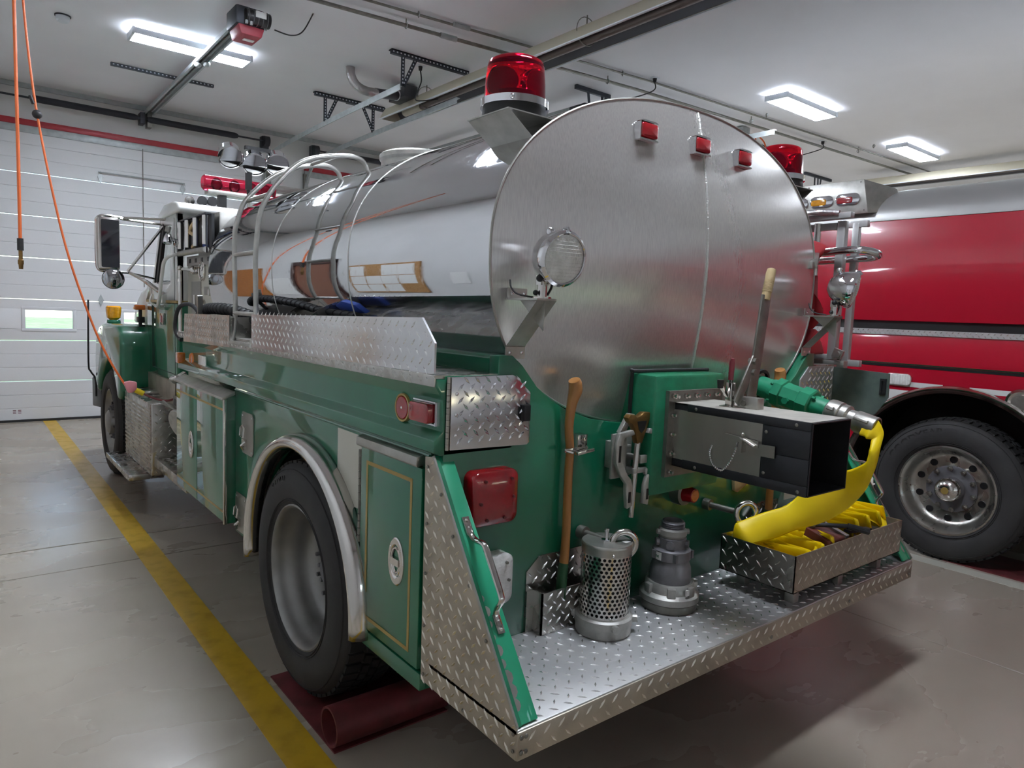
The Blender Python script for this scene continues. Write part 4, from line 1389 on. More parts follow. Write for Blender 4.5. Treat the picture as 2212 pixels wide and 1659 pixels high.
b.box((.805, .36, 1.08), (.865, .43, 1.095)).box((.80, .345, 1.085), (.872, .36, 1.105)).box((.835, .345, 1.12), (.90, .36, 1.15)).box((.84, .36, 1.125), (.86, .43, 1.145))
b.box((.80, .39, 1.17), (.83, .43, 1.185)).box((.86, .34, 1.075), (.92, .355, 1.10)).box((.88, .355, 1.08), (.90, .43, 1.10))
b.build('wrench_bracket', 'cast_aluminium', T, bevel=.003)
o = B().box((.80, .44, 1.06), (.87, .446, 1.22)).build('bracket_shim', 'aluminium', T)
# wooden shield offcut and small plate under the chute
B().prism([(1.56, .995), (1.575, .905), (1.60, .895), (1.70, .94), (1.70, .995)], 'y', .425, .444).build('leather_flap', 'beige_grip', T, bevel=.004)
B().box((2.02, .44, .80), (2.12, .446, .92)).build('plate_label', 'cream_panel', T)
# ------------------------------------------------------------------ wheels
def tyre_wheel(par, xo, y, z, ax, R, style, name='wheel', detail=True):
    """a wheel whose outer face is at xo; ax points inward along x"""
    o = (xo, y, z)
    a = (ax, 0, 0)
    s = R/.502
    W = .285
    pr = [(.300, .045), (.306, .022), (.318, .010), (.36, -.004), (.405, -.008), (.44, .0), (.468, .016), (.484, .034), (.489, .05),
          (.490, W*.5), (.489, W-.05), (.47, W-.02), (.405, W+.008), (.33, W), (.300, W-.04)]
    w = B().lathe([(r*s, h) for r, h in pr], o, a, 72).build(name, 'tyre', par, ang=60)
    b = B()
    for r in (.462, .335, .325):
        b.lathe([(r*s-.002, -.002+(.014 if r > .45 else .006)), (r*s, -.006+(.014 if r > .45 else .006)), (r*s+.002, -.002+(.014 if r > .45 else .006))], o, a, 64)
    b.build('sidewall_ridge', 'tyre', w, local=True)
    b = B()
    K = 56
    for k in range(K):
        for r0, (h0, h1, off) in enumerate(((.036, .098, 0), (.108, .138, .5), (.147, .177, 0), (.187, W-.036, .5))):
            a0 = 2*PI*(k+off*.6)/K
            a1 = a0 + 2*PI/K*.74
            vs = []
            for aa in (a0, a1):
                sk = .02 if r0 in (1, 2) else 0
                for hh in (h0, h1):
                    for rr in (.480*s, (.503 if hh not in (.036, W-.036) else .497)*s):
                        an = aa + sk*(1 if hh == h1 else 0)
                        vs.append((xo+ax*hh, y+rr*math.cos(an), z+rr*math.sin(an)))
            b.add(vs, [(0, 2, 3, 1), (4, 5, 7, 6), (0, 1, 5, 4), (2, 6, 7, 3), (1, 3, 7, 5)])
    b.build('tread_block', 'tyre_tread', w, local=True, fix=False, kind='stuff', smooth=False)
    k_ = s
    if style == 'dual':
        rp = [(.309, .03), (.311, .014), (.304, .012), (.296, .02), (.288, .045), (.284, .075), (.272, .088), (.268, .13), (.262, .165), (.246, .19), (.20, .205), (.12, .206), (.12, .18), (.105, .176), (.0, .174)]
        m_, mh_ = 'rim_steel', 'hub_steel'
    elif style == 'front':
        rp = [(.309, .03), (.311, .014), (.302, .012), (.292, .03), (.28, .06), (.24, .085), (.21, .07), (.17, .055), (.12, .05), (.11, .0), (.08, -.02), (.0, -.022)]
        m_, mh_ = 'rim_steel', 'hub_steel'
    else:
        rp = [(.309, .03), (.311, .012), (.300, .010), (.293, .022), (.282, .035), (.272, .065), (.258, .085), (.248, .10), (.225, .112), (.19, .118), (.165, .125), (.15, .128), (.0, .128)]
        m_, mh_ = 'rim_alloy', 'hub_steel'
    rim = B().lathe([(r*k_, h) for r, h in rp], o, a, 64).build('rim', m_, w, local=True, ang=40)
    if not detail:
        return w
    rn, hn, nl = {'dual': (.150, .206, .045), 'front': (.145, .055, .045), 'alloy': (.150, .12, .04)}[style]
    for k in range(10):
        t = 2*PI*k/10+.2
        p = Vector((xo+ax*hn, y+rn*math.cos(t), z+rn*math.sin(t)))
        q = p - Vector((ax*nl, 0, 0))
        B().cyl(p, p-Vector((ax*nl*.5, 0, 0)), .019, n=6).cyl(p, q, .010, n=8).build('lug_nut', 'hub_steel' if style != 'alloy' else 'rim_alloy', w)
    if style == 'alloy':
        d = B().lathe([(.088, .128), (.088, .06), (.082, .035), (.065, .015), (.04, .004), (.026, .0), (0, .0)], o, a, 40).build('hub_cap', 'chrome_worn', w, local=True)
        B().lathe([(.026, .001), (.025, -.006), (0, -.007)], o, a, 20).build('hub_plug', 'gold_line', w, local=True)
        B().lathe([(.088, .126), (.16, .116), (.168, .118), (.168, .126)], o, a, 40).build('hub_ring', 'hub_steel', w, local=True)
        for k in range(10):
            t = 2*PI*(k+.5)/10
            c_ = Vector((xo+ax*.112, y+.215*math.cos(t), z+.215*math.sin(t)))
            B().lathe([(0, -.006), (.024, -.006), (.026, .004)], c_, a, 16).build('hand_hole', 'black_paint', w)
    elif style == 'dual':
        b = B()
        for k in range(8):
            t = 2*PI*k/8
            p = Vector((xo+ax*.176, y+.085*math.cos(t), z+.085*math.sin(t)))
            b.cyl(p, p-Vector((ax*.03, 0, 0)), .010, n=6)
        b.lathe([(.11, .175), (.10, .165), (.06, .16), (.055, .14), (.03, .135), (0, .135)], o, a, 24)
        b.build('axle_flange', 'hub_steel', w, local=True)
    else:
        for k in range(5):
            t = 2*PI*(k+.5)/5
            c_ = Vector((xo+ax*.066, y+.225*math.cos(t), z+.225*math.sin(t)))
            B().lathe([(0, -.012), (.034, -.012), (.036, .004)], c_, a, 16).build('hand_hole', 'black_paint', w)
    return w
def sidewall_text(w, xo, y, z, body, r, t0, size, m_='tyre_letter'):
    b = B()
    text_shape(b, body, size, lambda u, v, d: (xo-.004-d, y-(r+v)*math.sin(t0+u/r), z+(r+v)*math.cos(t0+u/r)), .0025)
    b.build('sidewall_lettering', m_, w, fix=False, local=True, smooth=False)
RY = 1.475
w = tyre_wheel(T, -.035, RY, .497, 1, .502, 'dual')
sidewall_text(w, -.035, RY, .497, 'RADIAL', .40, -.42, .052)
tyre_wheel(T, .31, RY, .497, 1, .502, 'dual', detail=False)
tyre_wheel(T, 2.475, RY, .497, -1, .502, 'dual', detail=False)
tyre_wheel(T, 2.13, RY, .497, -1, .502, 'dual', detail=False)
tyre_wheel(T, -.02, 6.12, .495, 1, .50, 'front')
tyre_wheel(T, 2.46, 6.12, .495, -1, .50, 'front', detail=False)

# ------------------------------------------------------------------ cab
b = B()
XL, XR, CR = .20, 2.24, 4.45
b.prism([(CR, 1.0), (5.52, 1.02), (5.52, 1.63), (CR, 1.635)], 'x', XL, XR)
b.build('cab_lower', 'green_paint', T, bevel=.02)
b = B()
b.box((XL, CR, 1.652), (XR, CR+.05, 2.32))
for x0, x1 in ((XL, XL+.05), (XR-.05, XR)):
    b.prism([(CR, 1.652), (5.52, 1.652), (5.40, 1.76), (5.27, 1.80), (CR+.22, 1.80), (CR+.16, 2.23), (4.95, 2.25), (4.93, 2.32), (CR, 2.32)], 'x', x0, x1)
    b.prism([(5.20, 1.80), (5.30, 1.79), (4.98, 2.31), (4.89, 2.31)], 'x', x0, x1)
b.box((XL, 5.25, 1.652), (XR, 5.52, 1.77))
b.build('cab_upper', 'white_paint', T, bevel=.006)
B().prism([(CR-.10, 2.31), (CR-.12, 2.345), (CR-.05, 2.385), (4.55, 2.405), (4.80, 2.40), (4.98, 2.34), (5.0, 2.30)], 'x', XL-.015, XR+.015).build('cab_roof', 'white_paint', T, bevel=.018, seg=3)
B().prism([(XL-.004, 1.634), (XR+.004, 1.634), (XR+.004, 1.654), (XL-.004, 1.654)], 'y', CR-.004, 5.53).build('gold_stripe', 'gold_line', T)
b = B()
b.add([(XL+.02, CR+.2, 1.80), (XL+.02, 5.25, 1.80), (XL+.02, 4.94, 2.28), (XL+.02, CR+.15, 2.25)], [(0, 1, 2, 3)])
b.build('side_window', 'glass', T)
B().add([(XL+.04, 5.27, 1.78), (XR-.04, 5.27, 1.78), (XR-.04, 4.95, 2.30), (XL+.04, 4.95, 2.30)], [(0, 1, 2, 3)]).build('windscreen', 'glass', T)
b = B()
b.bar((XL+.012, 5.12, 1.80), (XL+.012, 4.86, 2.25), .05, .03, (1, 0, 0)).bar((XL+.012, 5.19, 1.80), (XL+.012, 4.92, 2.25), .02, .035, (1, 0, 0))
b.build('window_seal', 'black_rubber', T)
b = B()
b.box((XL-.002, CR+.07, 1.08), (XL, CR+.074, 2.28)).box((XL-.002, CR+.07, 1.08), (XL, 5.32, 1.084)).box((XL-.002, 5.316, 1.08), (XL, 5.32, 1.76))
b.build('door_seam', 'black_rubber', T)
b = B()
b.box((.45, CR+.3, 1.45), (.95, CR+.42, 2.05)).box((1.45, CR+.3, 1.45), (1.95, CR+.42, 2.05)).box((.3, 5.05, 1.5), (2.15, 5.3, 1.82))
b.build('cab_seat', 'black_paint', T, bevel=.03)
o = B().box((XL-.02, 4.84, 1.455), (XL, 4.93, 1.55)).build('door_marker', 'chrome_worn', T, bevel=.005)
B().box((XL-.024, 4.855, 1.475), (XL-.018, 4.915, 1.53)).build('lens', 'red_lens', o)
B().tube(smooth_path([(.20, 4.42, 2.0), (.155, 4.44, 1.99), (.135, 4.55, 1.95), (.135, 4.63, 1.86), (.135, 4.72, 1.68), (.155, 4.86, 1.60), (.20, 4.88, 1.59)], 5), .014, 10).build('grab_handle', 'white_paint', T)
# hood and fenders
B().prism([(5.45, 1.0), (7.15, 1.0), (7.15, 1.60), (5.45, 1.64)], 'x', .48, 1.96).build('hood_lower', 'green_paint', T, bevel=.04, seg=3)
B().prism([(5.40, 1.43), (5.40, 1.78), (5.58, 1.775), (5.82, 1.73), (6.02, 1.64), (6.14, 1.53), (6.18, 1.43)], 'x', .21, 2.23).build('hood_upper', 'white_paint', T, bevel=.03, seg=3)
def fender(x0, x1):
    pl = [(5.43, .86), (5.42, 1.28), (5.47, 1.36), (5.58, 1.41), (5.75, 1.425), (6.30, 1.425), (6.55, 1.38), (6.72, 1.28), (6.80, 1.08), (6.80, .82), (6.70, .74)]
    for k in range(15):
        a = math.radians(22+132*k/14)
        pl.append((6.12+.585*math.cos(a), .495+.585*math.sin(a)))
    pl.append((5.52, .80))
    return B().prism(pl, 'x', x0, x1)
fender(-.03, .50).build('fender', 'green_paint', T, bevel=.045, seg=3)
fender(1.94, 2.47).build('fender', 'green_paint', T, bevel=.045, seg=3)
B().prism([(6.7, .55), (7.25, .50), (7.25, .82), (6.7, .80)], 'x', .0, 2.44).build('front_bumper', 'black_paint', T, bevel=.02)
B().tube(smooth_path([(-.06, 6.95, 1.63), (-.068, 6.95, 1.0), (-.05, 6.95, .9), (-.01, 6.95, .82), (-.005, 6.95, .64)], 5), .009, 7).build('bumper_guide', 'black_rubber', T)
fb = B().lathe([(0, 0), (.055, 0), (.06, .01), (.055, .03), (0, .03)], (.06, 6.28, 1.42), n=20).build('fender_beacon', 'green_paint', T)
B().lathe([(.035, .03), (.058, .05), (.066, .12), (.066, .15), (.055, .162), (0, .165)], (.06, 6.28, 1.42), n=24).build('beacon_lens', 'amber_glass', fb, local=False).location = (0, 0, 0)
b = B()
b.cyl((.165, 5.62, 1.40), (.165, 5.62, 1.56), .016, n=10).box((.14, 5.58, 1.45), (.195, 5.66, 1.50)).box((.15, 5.60, 1.39), (.20, 5.64, 1.43))
ts = b.build('signal_mast', 'black_paint', T, bevel=.004)
B().box((.115, 5.58, 1.56), (.20, 5.65, 1.605)).build('signal_lens', 'amber_lens', ts, bevel=.008)
# mirrors
mr = B().prism(rrect(.15, .40, .02, 4, -.18, 2.072), 'y', 4.90, 4.935).build('side_mirror', 'chrome_worn', T, bevel=.006)
B().prism(rrect(.122, .365, .01, 3, -.172, 2.072), 'y', 4.896, 4.899).build('mirror_glass', 'dark_reflection', mr)
b = B()
b.tube(smooth_path([(-.06, 4.92, 2.275), (-.2, 4.92, 2.285), (-.255, 4.92, 2.26), (-.262, 4.92, 2.2), (-.262, 4.92, 1.95), (-.25, 4.92, 1.875), (-.2, 4.92, 1.86), (-.05, 4.92, 1.86)], 4), .011, 8)
b.build('mirror_frame', 'chrome_worn', T)
b = B()
b.tube([(-.08, 4.92, 2.28), (.21, 4.80, 2.29)], .010, 8).tube([(-.10, 4.92, 2.27), (.21, 4.95, 2.26)], .010, 8)
b.tube([(.20, 4.88, 2.24), (-.05, 4.92, 1.87)], .011, 8).tube([(-.06, 4.92, 1.86), (.2, 5.2, 1.83)], .009, 8)
b.tube(smooth_path([(-.04, 4.92, 1.86), (.08, 4.90, 1.79), (.19, 4.86, 1.70)], 4), [.012]*4+[.018]*4+[.022], 8)
b.build('mirror_arm', 'chrome_worn', T)
b = B()
b.box((.17, 4.80, 1.63), (.21, 4.95, 1.70)).tube(smooth_path([(.12, 4.9, 1.70), (.10, 4.9, 1.64), (.15, 4.88, 1.60), (.20, 4.86, 1.62)], 4), .006, 6)
b.build('mirror_bracket', 'white_paint', T)
mc = B().lathe([(.074, .012), (.076, .0), (.07, -.006), (.045, -.014), (0, -.018)], (-.155, 4.9, 1.803), (0, 1, 0), 32).build('round_mirror', 'mirror_glass', T)
B().lathe([(.073, -.002), (.079, .0), (.076, .02), (.05, .035), (0, .04)], (-.155, 4.9, 1.803), (0, 1, 0), 32).build('mirror_back', 'black_rubber', mc)
b = B()
b.lathe([(0, .06), (.018, .05), (.028, .02), (.031, -.02), (.028, -.026), (0, -.028)], (.13, 4.42, 2.10), (.2, .3, 1), 20)
b.cyl((.13, 4.42, 2.12), (.2, 4.45, 2.10), .016, n=10)
b.lathe([(.03, 0), (.03, .02), (.016, .025)], (.2, 4.44, 2.085), (-1, 0, 0), 16)
b.build('spot_lamp', 'chrome', T)
B().cyl((.14, 4.43, 2.20), (.13, 4.43, 2.16), .02, n=12).build('horn', 'dull_steel', T)
# light bar, roof horns
b = B()
b.box((.50, 4.72, 2.525), (1.95, 4.83, 2.56))
lb = b.build('light_bar', 'aluminium', T, bevel=.004)
def capsule(x0, x1, r0=.062):
    return B().tube([(x0, 4.775, 2.615), (x0+.012, 4.775, 2.615), (x1-.012, 4.775, 2.615), (x1, 4.775, 2.615)], [r0*.8, r0, r0, r0*.8], 24)
capsule(.47, 1.05).build('bar_lens', 'red_glass', lb)
capsule(1.33, 1.98).build('bar_lens', 'red_glass', lb)
B().cyl((1.05, 4.775, 2.615), (1.33, 4.775, 2.615), .060, n=24).build('bar_speaker', 'chrome_worn', lb)
b = B()
for xx in (.58, .72, .86, .98, 1.42, 1.56, 1.7, 1.84):
    b.lathe([(0, .03), (.03, .02), (.045, -.012)], (xx, 4.775, 2.612), (.3, 1, .1), 14)
b.build('bar_reflector', 'red_lens', lb)
b = B()
for xx in (.62, 1.15, 1.7):
    b.box((xx-.03, 4.74, 2.39), (xx+.03, 4.80, 2.53))
b.build('bar_foot', 'black_paint', lb)
for xx, yy, m_ in ((.36, 4.72, 'chrome_worn'), (.43, 4.62, 'black_rubber'), (.495, 4.58, 'black_rubber')):
    B().lathe([(0, .08), (.025, .07), (.03, .03), (.036, .005), (.038, 0), (.034, -.004), (0, -.006)], (xx, yy, 2.445), (0, 1, 0), 20).build('roof_lamp', m_, T, label='black round roof lamp' if m_ == 'black_rubber' else 'chrome round roof lamp')

# pump module between cab and tank
XP = .27
b = B()
b.box((XP, 3.66, 1.0), (2.17, CR-.02, 1.96))
pm = b.build('pump_module', 'cream_panel', T, bevel=.006)
B().box((XP+.03, 3.72, 1.96), (2.1, 4.25, 2.27)).build('hose_locker', 'aluminium', T, bevel=.01)
b = B()
b.box((XP-.012, 3.66, 1.915), (XP, 4.40, 1.985))
pl_ = b.build('label_strip', 'vinyl_grey', T)
b = B()
for k in range(4):
    b.box((XP-.014, 3.80+.16*k, 1.935), (XP-.012, 3.85+.16*k, 1.965))
b.build('label_print', 'black_paint', pl_)
def gauge(y, z, r):
    o = B().lathe([(r*.85, -.012), (r*.92, -.016), (r, -.012), (r, 0)], (XP, y, z), (1, 0, 0), 28).build('gauge', 'chrome_worn', T)
    B().lathe([(0, -.008), (r*.86, -.008)], (XP, y, z), (1, 0, 0), 28).build('gauge_dial', 'paper', o)
    b = B()
    b.bar((XP-.01, y, z), (XP-.01, y-r*.5, z+r*.45), .006, .003, (1, 0, 0))
    for k in range(10):
        t = .4+2.4*PI*k/10*.75
        b.bar((XP-.0095, y+r*.6*math.cos(t), z+r*.6*math.sin(t)), (XP-.0095, y+r*.78*math.cos(t), z+r*.78*math.sin(t)), .005, .002, (1, 0, 0))
    b.build('gauge_marks', 'black_paint', o)
gauge(4.0, 1.872, .072)
for y in (4.10, 4.17, 4.24):
    gauge(y, 1.876, .026)
b = B()
b.box((XP-.006, 4.05, 1.55), (XP, 4.30, 1.80)).box((XP-.006, 3.86, 1.70), (XP, 3.96, 1.76))
b.build('panel_plate', 'vinyl_grey', T, bevel=.002)
b = B()
b.tube([(XP-.03, 4.12, 1.70), (XP-.03, 4.12, 1.62), (XP-.03, 4.22, 1.62)], .008, 6).cyl((XP, 3.98, 1.62), (XP-.03, 3.98, 1.62), .05, n=20).cyl((XP, 3.80, 1.72), (XP-.02, 3.80, 1.72), .025, n=14)
b.build('panel_fitting', 'chrome_worn', T)
# hose roller guide
b = B()
b.box((XP-.06, 3.70, 1.985), (XP-.05, 3.715, 2.25)).box((XP-.06, 4.42, 1.985), (XP-.05, 4.435, 2.25)).box((XP-.065, 3.69, 2.24), (XP-.03, 4.44, 2.25))
rg = b.build('roller_guide', 'dark_steel', T)
for y in (3.735, 3.97, 4.19, 4.40):
    B().cyl((XP-.055, y, 2.04), (XP-.055, y, 2.235), .022, n=14).build('roller', 'chrome_worn', rg)
B().cyl((XP-.06, 3.70, 2.005), (XP-.06, 4.43, 2.005), .02, n=14).build('roller', 'aluminium', rg)
B().box((XP-.02, 3.72, 2.02), (XP, 4.42, 2.25)).build('guide_back', 'black_paint', rg)
B().tube(smooth_path([(XP-.035, 4.0, 2.23), (XP-.04, 4.12, 2.20), (XP-.045, 4.16, 2.15), (XP-.045, 4.04, 2.12), (XP-.045, 3.98, 2.08), (XP-.045, 4.10, 2.04)], 5), .014, 8).build('rope', 'beige_grip', rg)
B().box((XP-.03, 3.80, 2.03), (XP-.015, 3.90, 2.23)).build('rolled_cover', 'blue_tarp', rg)
# scene lights on the black pole
b = B()
b.cyl((.535, 3.83, 2.26), (.535, 3.83, 2.42), .012, n=10)
sp = b.build('lamp_pole', 'aluminium', T)
b = B()
b.cyl((.533, 3.83, 2.40), (.533, 3.83, 2.50), .013, n=10).box((.515, 3.81, 2.455), (.55, 3.85, 2.575))
b.build('pole_sleeve', 'black_paint', sp)
b = B()
b.bar((.36, 3.86, 2.66), (.75, 3.86, 2.66), .02, .02).box((.50, 3.80, 2.73), (.68, 3.83, 2.755)).bar((.533, 3.83, 2.57), (.533, 3.83, 2.67), .02, .02, (0, 1, 0))
b.build('lamp_yoke', 'black_paint', sp)
fd = Vector((-.12, -.72, -.62)).normalized()
for x, z, sh in ((.395, 2.672, 0), (.562, 2.648, 0), (.722, 2.672, 0)):
    c_ = Vector((x, 3.80, z))
    f_ = B().lathe([(0, .075), (.045, .07), (.066, .055), (.07, .05), (.073, .0), (.076, -.005), (.076, -.03), (.082, -.032), (.082, -.045), (.074, -.046)], c_, -fd, 32).build('flood_lamp', 'chrome', T, ang=50)
    B().lathe([(0, -.046), (.04, -.044), (.074, -.040)], c_, -fd, 28).build('lens', 'chrome', f_)
# poles, hoses and boxes along the cab side
B().tube([(.19, 4.32, 1.36), (.19, 4.32, 1.885)], .013, 10).build('grab_pole', 'chrome_worn', T)
b = B()
b.sph((.19, 4.32, 1.895), .02, 10, 8).tube([(.19, 4.32, 1.89), (XP, 4.26, 1.885)], .012, 8).lathe([(.03, 0), (.03, .01), (.014, .03)], (XP, 4.26, 1.885), (-1, 0, 0), 16)
b.build('pole_bracket', 'chrome_worn', T)
# diamond plate battery box, running boards
bx = B().box((.0, 4.40, .32), (.6, 5.42, .875)).build('battery_box', 'tread_plate', T, bevel=.012)
b = B()
for k in range(15):
    z = .345+.033*k
    b.box((-.004, 4.42, z), (0, 5.40, z+.014))
b.build('box_rib', 'tread_dirty', bx, kind='stuff')
tread(bx, (.02, 4.40, .34), (1, 0, 0), (0, 0, 1), .56, .50, m='tread_plate', p=.042)
B().box((.02, 5.0, .875), (.5, 5.36, .90)).build('box_lid', 'tread_plate', bx, bevel=.01)
s_ = B().box((-.13, 4.55, .27), (.12, 5.55, .315)).build('cab_step', 'tread_plate', T, bevel=.005)
tread(s_, (-.12, 5.5, .315), (0, -1, 0), (1, 0, 0), .9, .22, p=.045)
s_ = B().box((.02, 3.47, .40), (.5, 4.40, .47)).build('running_board', 'tread_plate', T, bevel=.004)
tread(s_, (.05, 4.35, .47), (0, -1, 0), (1, 0, 0), .86, .42, p=.042)
B().box((.5, 3.47, .44), (.52, 4.4, 1.0)).build('pump_skirt', 'tread_dirty', T)
B().box((.18, 4.45, .875), (.6, 5.40, 1.03)).build('cab_sill', 'tread_dirty', T)
# discharge outlet with its cap and elbow
b = B()
dd = Vector((-.75, -.25, -.25)).normalized()
c_ = Vector((.08, 3.86, .80))
b.lathe([(0, -.02), (.105, -.02), (.11, -.012), (.11, .0), (.10, .004), (.10, .03)], c_, -dd, 28)
vc = b.build('outlet_cap', 'cast_aluminium', T)
b = B()
b.lathe([(.10, .0), (.085, .03), (.07, .08), (.075, .12), (.085, .13), (.085, .16), (.06, .18), (.06, .4)], c_, -dd, 24)
b.box((.12, 3.62, .86), (.30, 3.98, 1.0)).cyl((.20, 3.7, .6), (.24, 3.7, .9), .05, n=14)
b.build('outlet_pipe', 'hub_steel', T)
b = B()
b.box((.06, 3.80, .90), (.20, 3.98, .985)).tube([(.0, 4.02, .94), (.05, 3.95, .90), (.12, 3.86, .84)], .014, 8)
b.lathe([(.0, .0), (.03, .0), (.03, .05), (0, .05)], (.16, 3.75, .55), (0, 0, 1), 12)
b.build('outlet_bracket', 'dull_steel', T)
B().box((.055, 3.84, .925), (.06, 3.94, .97)).build('socket_opening', 'black_paint', T)
B().box((.15, 3.60, .83), (.19, 3.68, .85)).build('valve_tag', 'yellow_plastic', T)
# ------------------------------------------------------------------ rack on the right flank of the tanker, with the folded tank in it
def rail(p0, p1, w, h, m_='silver_paint', name='rack_rail'):
    up = (0, 1, 0) if abs(p1[2]-p0[2]) > .3 else (0, 0, 1)
    return B().bar(p0, p1, w, h, up).build(name, m_, T, bevel=.003)
rail((2.50, .505, 1.48), (2.50, .505, 2.20), .042, .042, name='rack_post')
rail((2.62, .49, 1.46), (2.62, .49, 2.20), .034, .034, name='rack_post')
rail((2.46, .44, 2.222), (2.46, 1.6, 2.20), .04, .03)
rail((2.50, .53, 2.175), (2.50, 1.6, 2.165), .035, .035)
rail((2.62, .43, 2.195), (2.62, .54, 2.195), .03, .034)
rail((2.50, .49, 1.492), (2.50, 1.6, 1.492), .035, .028)
rail((2.50, .43, 1.458), (2.50, 1.6, 1.458), .045, .036, 'aluminium')
rail((2.62, .41, 1.462), (2.62, .50, 1.462), .032, .034)
B().cyl((2.46, .62, 1.50), (2.46, .62, 2.19), .018, n=14).build('rack_tube', 'chrome_worn', T)
b = B()
b.bar((2.475, .47, 1.49), (2.475, .455, 1.535), .02, .05).cyl((2.45, .46, 1.51), (2.50, .46, 1.51), .016, n=14)
b.build('rack_hinge', 'aluminium', T)
b = B()
b.tube(smooth_path([(2.42, .75, 2.02), (2.42, .60, 2.03), (2.425, .45, 2.04), (2.44, .37, 2.04), (2.48, .325, 2.03), (2.53, .325, 2.02), (2.565, .37, 2.012), (2.575, .45, 2.01), (2.575, .75, 2.0)], 5), .019, 14)
b.build('hoop_rail', 'chrome', T)
b = B()
b.bar((2.17, .475, 1.95), (2.42, .60, 2.03), .045, .04, (0, 0, 1)).box((2.15, .465, 1.93), (2.18, .49, 1.965))
b.build('hoop_bracket', 'aluminium', T, bevel=.004)
b = B()
for k in range(3):
    b.tube(smooth_path([(2.30, .80+.04*k, 2.17), (2.36, .72+.04*k, 2.225), (2.42, .60+.03*k, 2.245), (2.44, .50+.03*k, 2.235)], 5), .014, 10)
b.build('drain_tube', 'foil', T, kind='stuff')
tp = thing('folded_tank', 'red canvas portable tank folded upright in the rack between tanker and fire truck', 'water tank', (2.35, 1.2, 1.5))
b = B()
random.seed(11)
def canvas(i, j):
    a = 2*PI*i
    z = 1.50+.58*j
    w = .085+.03*math.sin(9*j+1)+.02*math.sin(3*a+7*j)-.05*max(0, j-.75)
    return (2.385+.8*w*math.cos(a)+.03*math.sin(6*j), 1.32+(.74+.06*math.sin(11*j+a*2))*math.copysign(abs(math.sin(a))**.6, math.sin(a)), z+.02*math.sin(5*a))
b.grid(canvas, 40, 18, True)
b.add([canvas(k/40, 1) for k in range(40)], [tuple(range(40))])
b.add([canvas(k/40, 0) for k in range(40)], [tuple(range(39, -1, -1))])
b.build('canvas_body', 'red_canvas', tp, ang=70)
b = B()
b.prism([(2.26, 1.505), (2.475, 1.505), (2.44, 1.56), (2.37, 1.64), (2.32, 1.61)], 'y', .53, .59)
b.prism([(2.28, 1.70), (2.42, 1.74), (2.40, 1.92), (2.30, 1.86)], 'y', .56, .60)
b.build('canvas_fold', 'red_canvas', tp, bevel=.012)
B().box((2.22, .6, 1.485), (2.50, 2.2, 1.50)).build('rack_shelf', 'aluminium', T)

# ------------------------------------------------------------------ loose things on and around the tanker
def axe(x, y, z0, z1, lean, label):
    t = thing('axe', label, 'axe', (x, y, z0))
    path = [(x+lean*.2, y, z0+.0), (x+lean*.15, y, z0+.08), (x, y, z0+.2), (x-.002, y, z0+.45), (x, y, z1-.25), (x-.010, y, z1-.16), (x-.002, y, z1-.085), (x+.012, y, z1-.04), (x+.010, y, z1-.012), (x+.004, y, z1)]
    rad = [.022, .021, .018, .0175, .0175, .018, .0205, .028, .0275, .024]
    P = smooth_path(path, 4)
    R_ = [rad[min(len(rad)-1, int(i/4))]*(1-(i % 4)/4)+rad[min(len(rad)-1, int(i/4)+1)]*((i % 4)/4) for i in range(len(P))]
    B().tube(P[6:], R_[6:], 14, sq=.75).build('handle', 'ash_wood', t)
    B().tube(P[:7], [r*1.02 for r in R_[:7]], 14, sq=.75).build('handle_base', 'wood_green', t, label='green painted lower end of the handle')
    b = B()
    b.box((x-.10, y-.012, z0-.075), (x+.09, y+.012, z0+.005))
    b.build('axe_head', 'dull_steel', t, bevel=.008)
axe(.530, .406, .655, 1.433, -.06, 'wooden axe handle with a green lower end, upright in the left checker-plate pocket')
axe(1.838, .412, .655, 1.445, .02, 'second wooden axe handle, behind the chute and the yellow hose')

def spanner(x, sg, label):
    t = thing('spanner_wrench', label, 'wrench', (x, .345, .97))
    b = B()
    P = [(x-.01*sg, 1.235), (x+.045*sg, 1.225), (x+.058*sg, 1.19), (x+.05*sg, 1.14), (x+.02*sg, 1.09), (x-.002*sg, 1.07), (x-.012*sg, 1.04), (x-.016*sg, .97), (x+.012*sg, .962), (x+.022*sg, 1.03), (x+.022*sg, 1.055), (x+.055*sg, 1.09), (x+.082*sg, 1.14), (x+.085*sg, 1.205), (x+.07*sg, 1.245), (x+.0*sg, 1.252)]
    b.prism(P if sg > 0 else P[::-1], 'y', .332, .350)
    b.build('jaw', 'cast_aluminium', t, bevel=.003)
    b = B()
    b.box((min(x-.002*sg, x+.010*sg), .3305, .985), (max(x-.002*sg, x+.010*sg), .333, 1.025))
    b.box((min(x+.062*sg, x+.072*sg), .3305, 1.14), (max(x+.062*sg, x+.072*sg), .333, 1.2))
    b.build('slot', 'black_paint', t)
    return t
spanner(.772, -1, 'cast aluminium spanner wrench hooked on the left side of the wrench bracket')
t = spanner(.862, 1, 'cast aluminium spanner wrench on the right side of the wrench bracket, toward the chute')
t = thing('hydrant_wrench', 'hydrant wrench with a brass head and a straight steel rod hanging in the bracket', 'wrench', (.815, .33, .92))
b = B()
hz, hx, hy = 1.25, .825, .36
b.prism([(hx-.072, hz+.045), (hx-.06, hz+.057), (hx-.035, hz+.055), (hx-.022, hz+.045), (hx-.005, hz+.05), (hx+.015, hz+.062), (hx+.05, hz+.06), (hx+.068, hz+.05), (hx+.068, hz+.035), (hx+.05, hz+.038), (hx+.035, hz), (hx+.012, hz-.055), (hx-.012, hz-.055), (hx-.03, hz), (hx-.045, hz+.02), (hx-.06, hz+.028)], 'y', hy-.015, hy+.012)
b.build('brass_head', 'brass', t, bevel=.004)
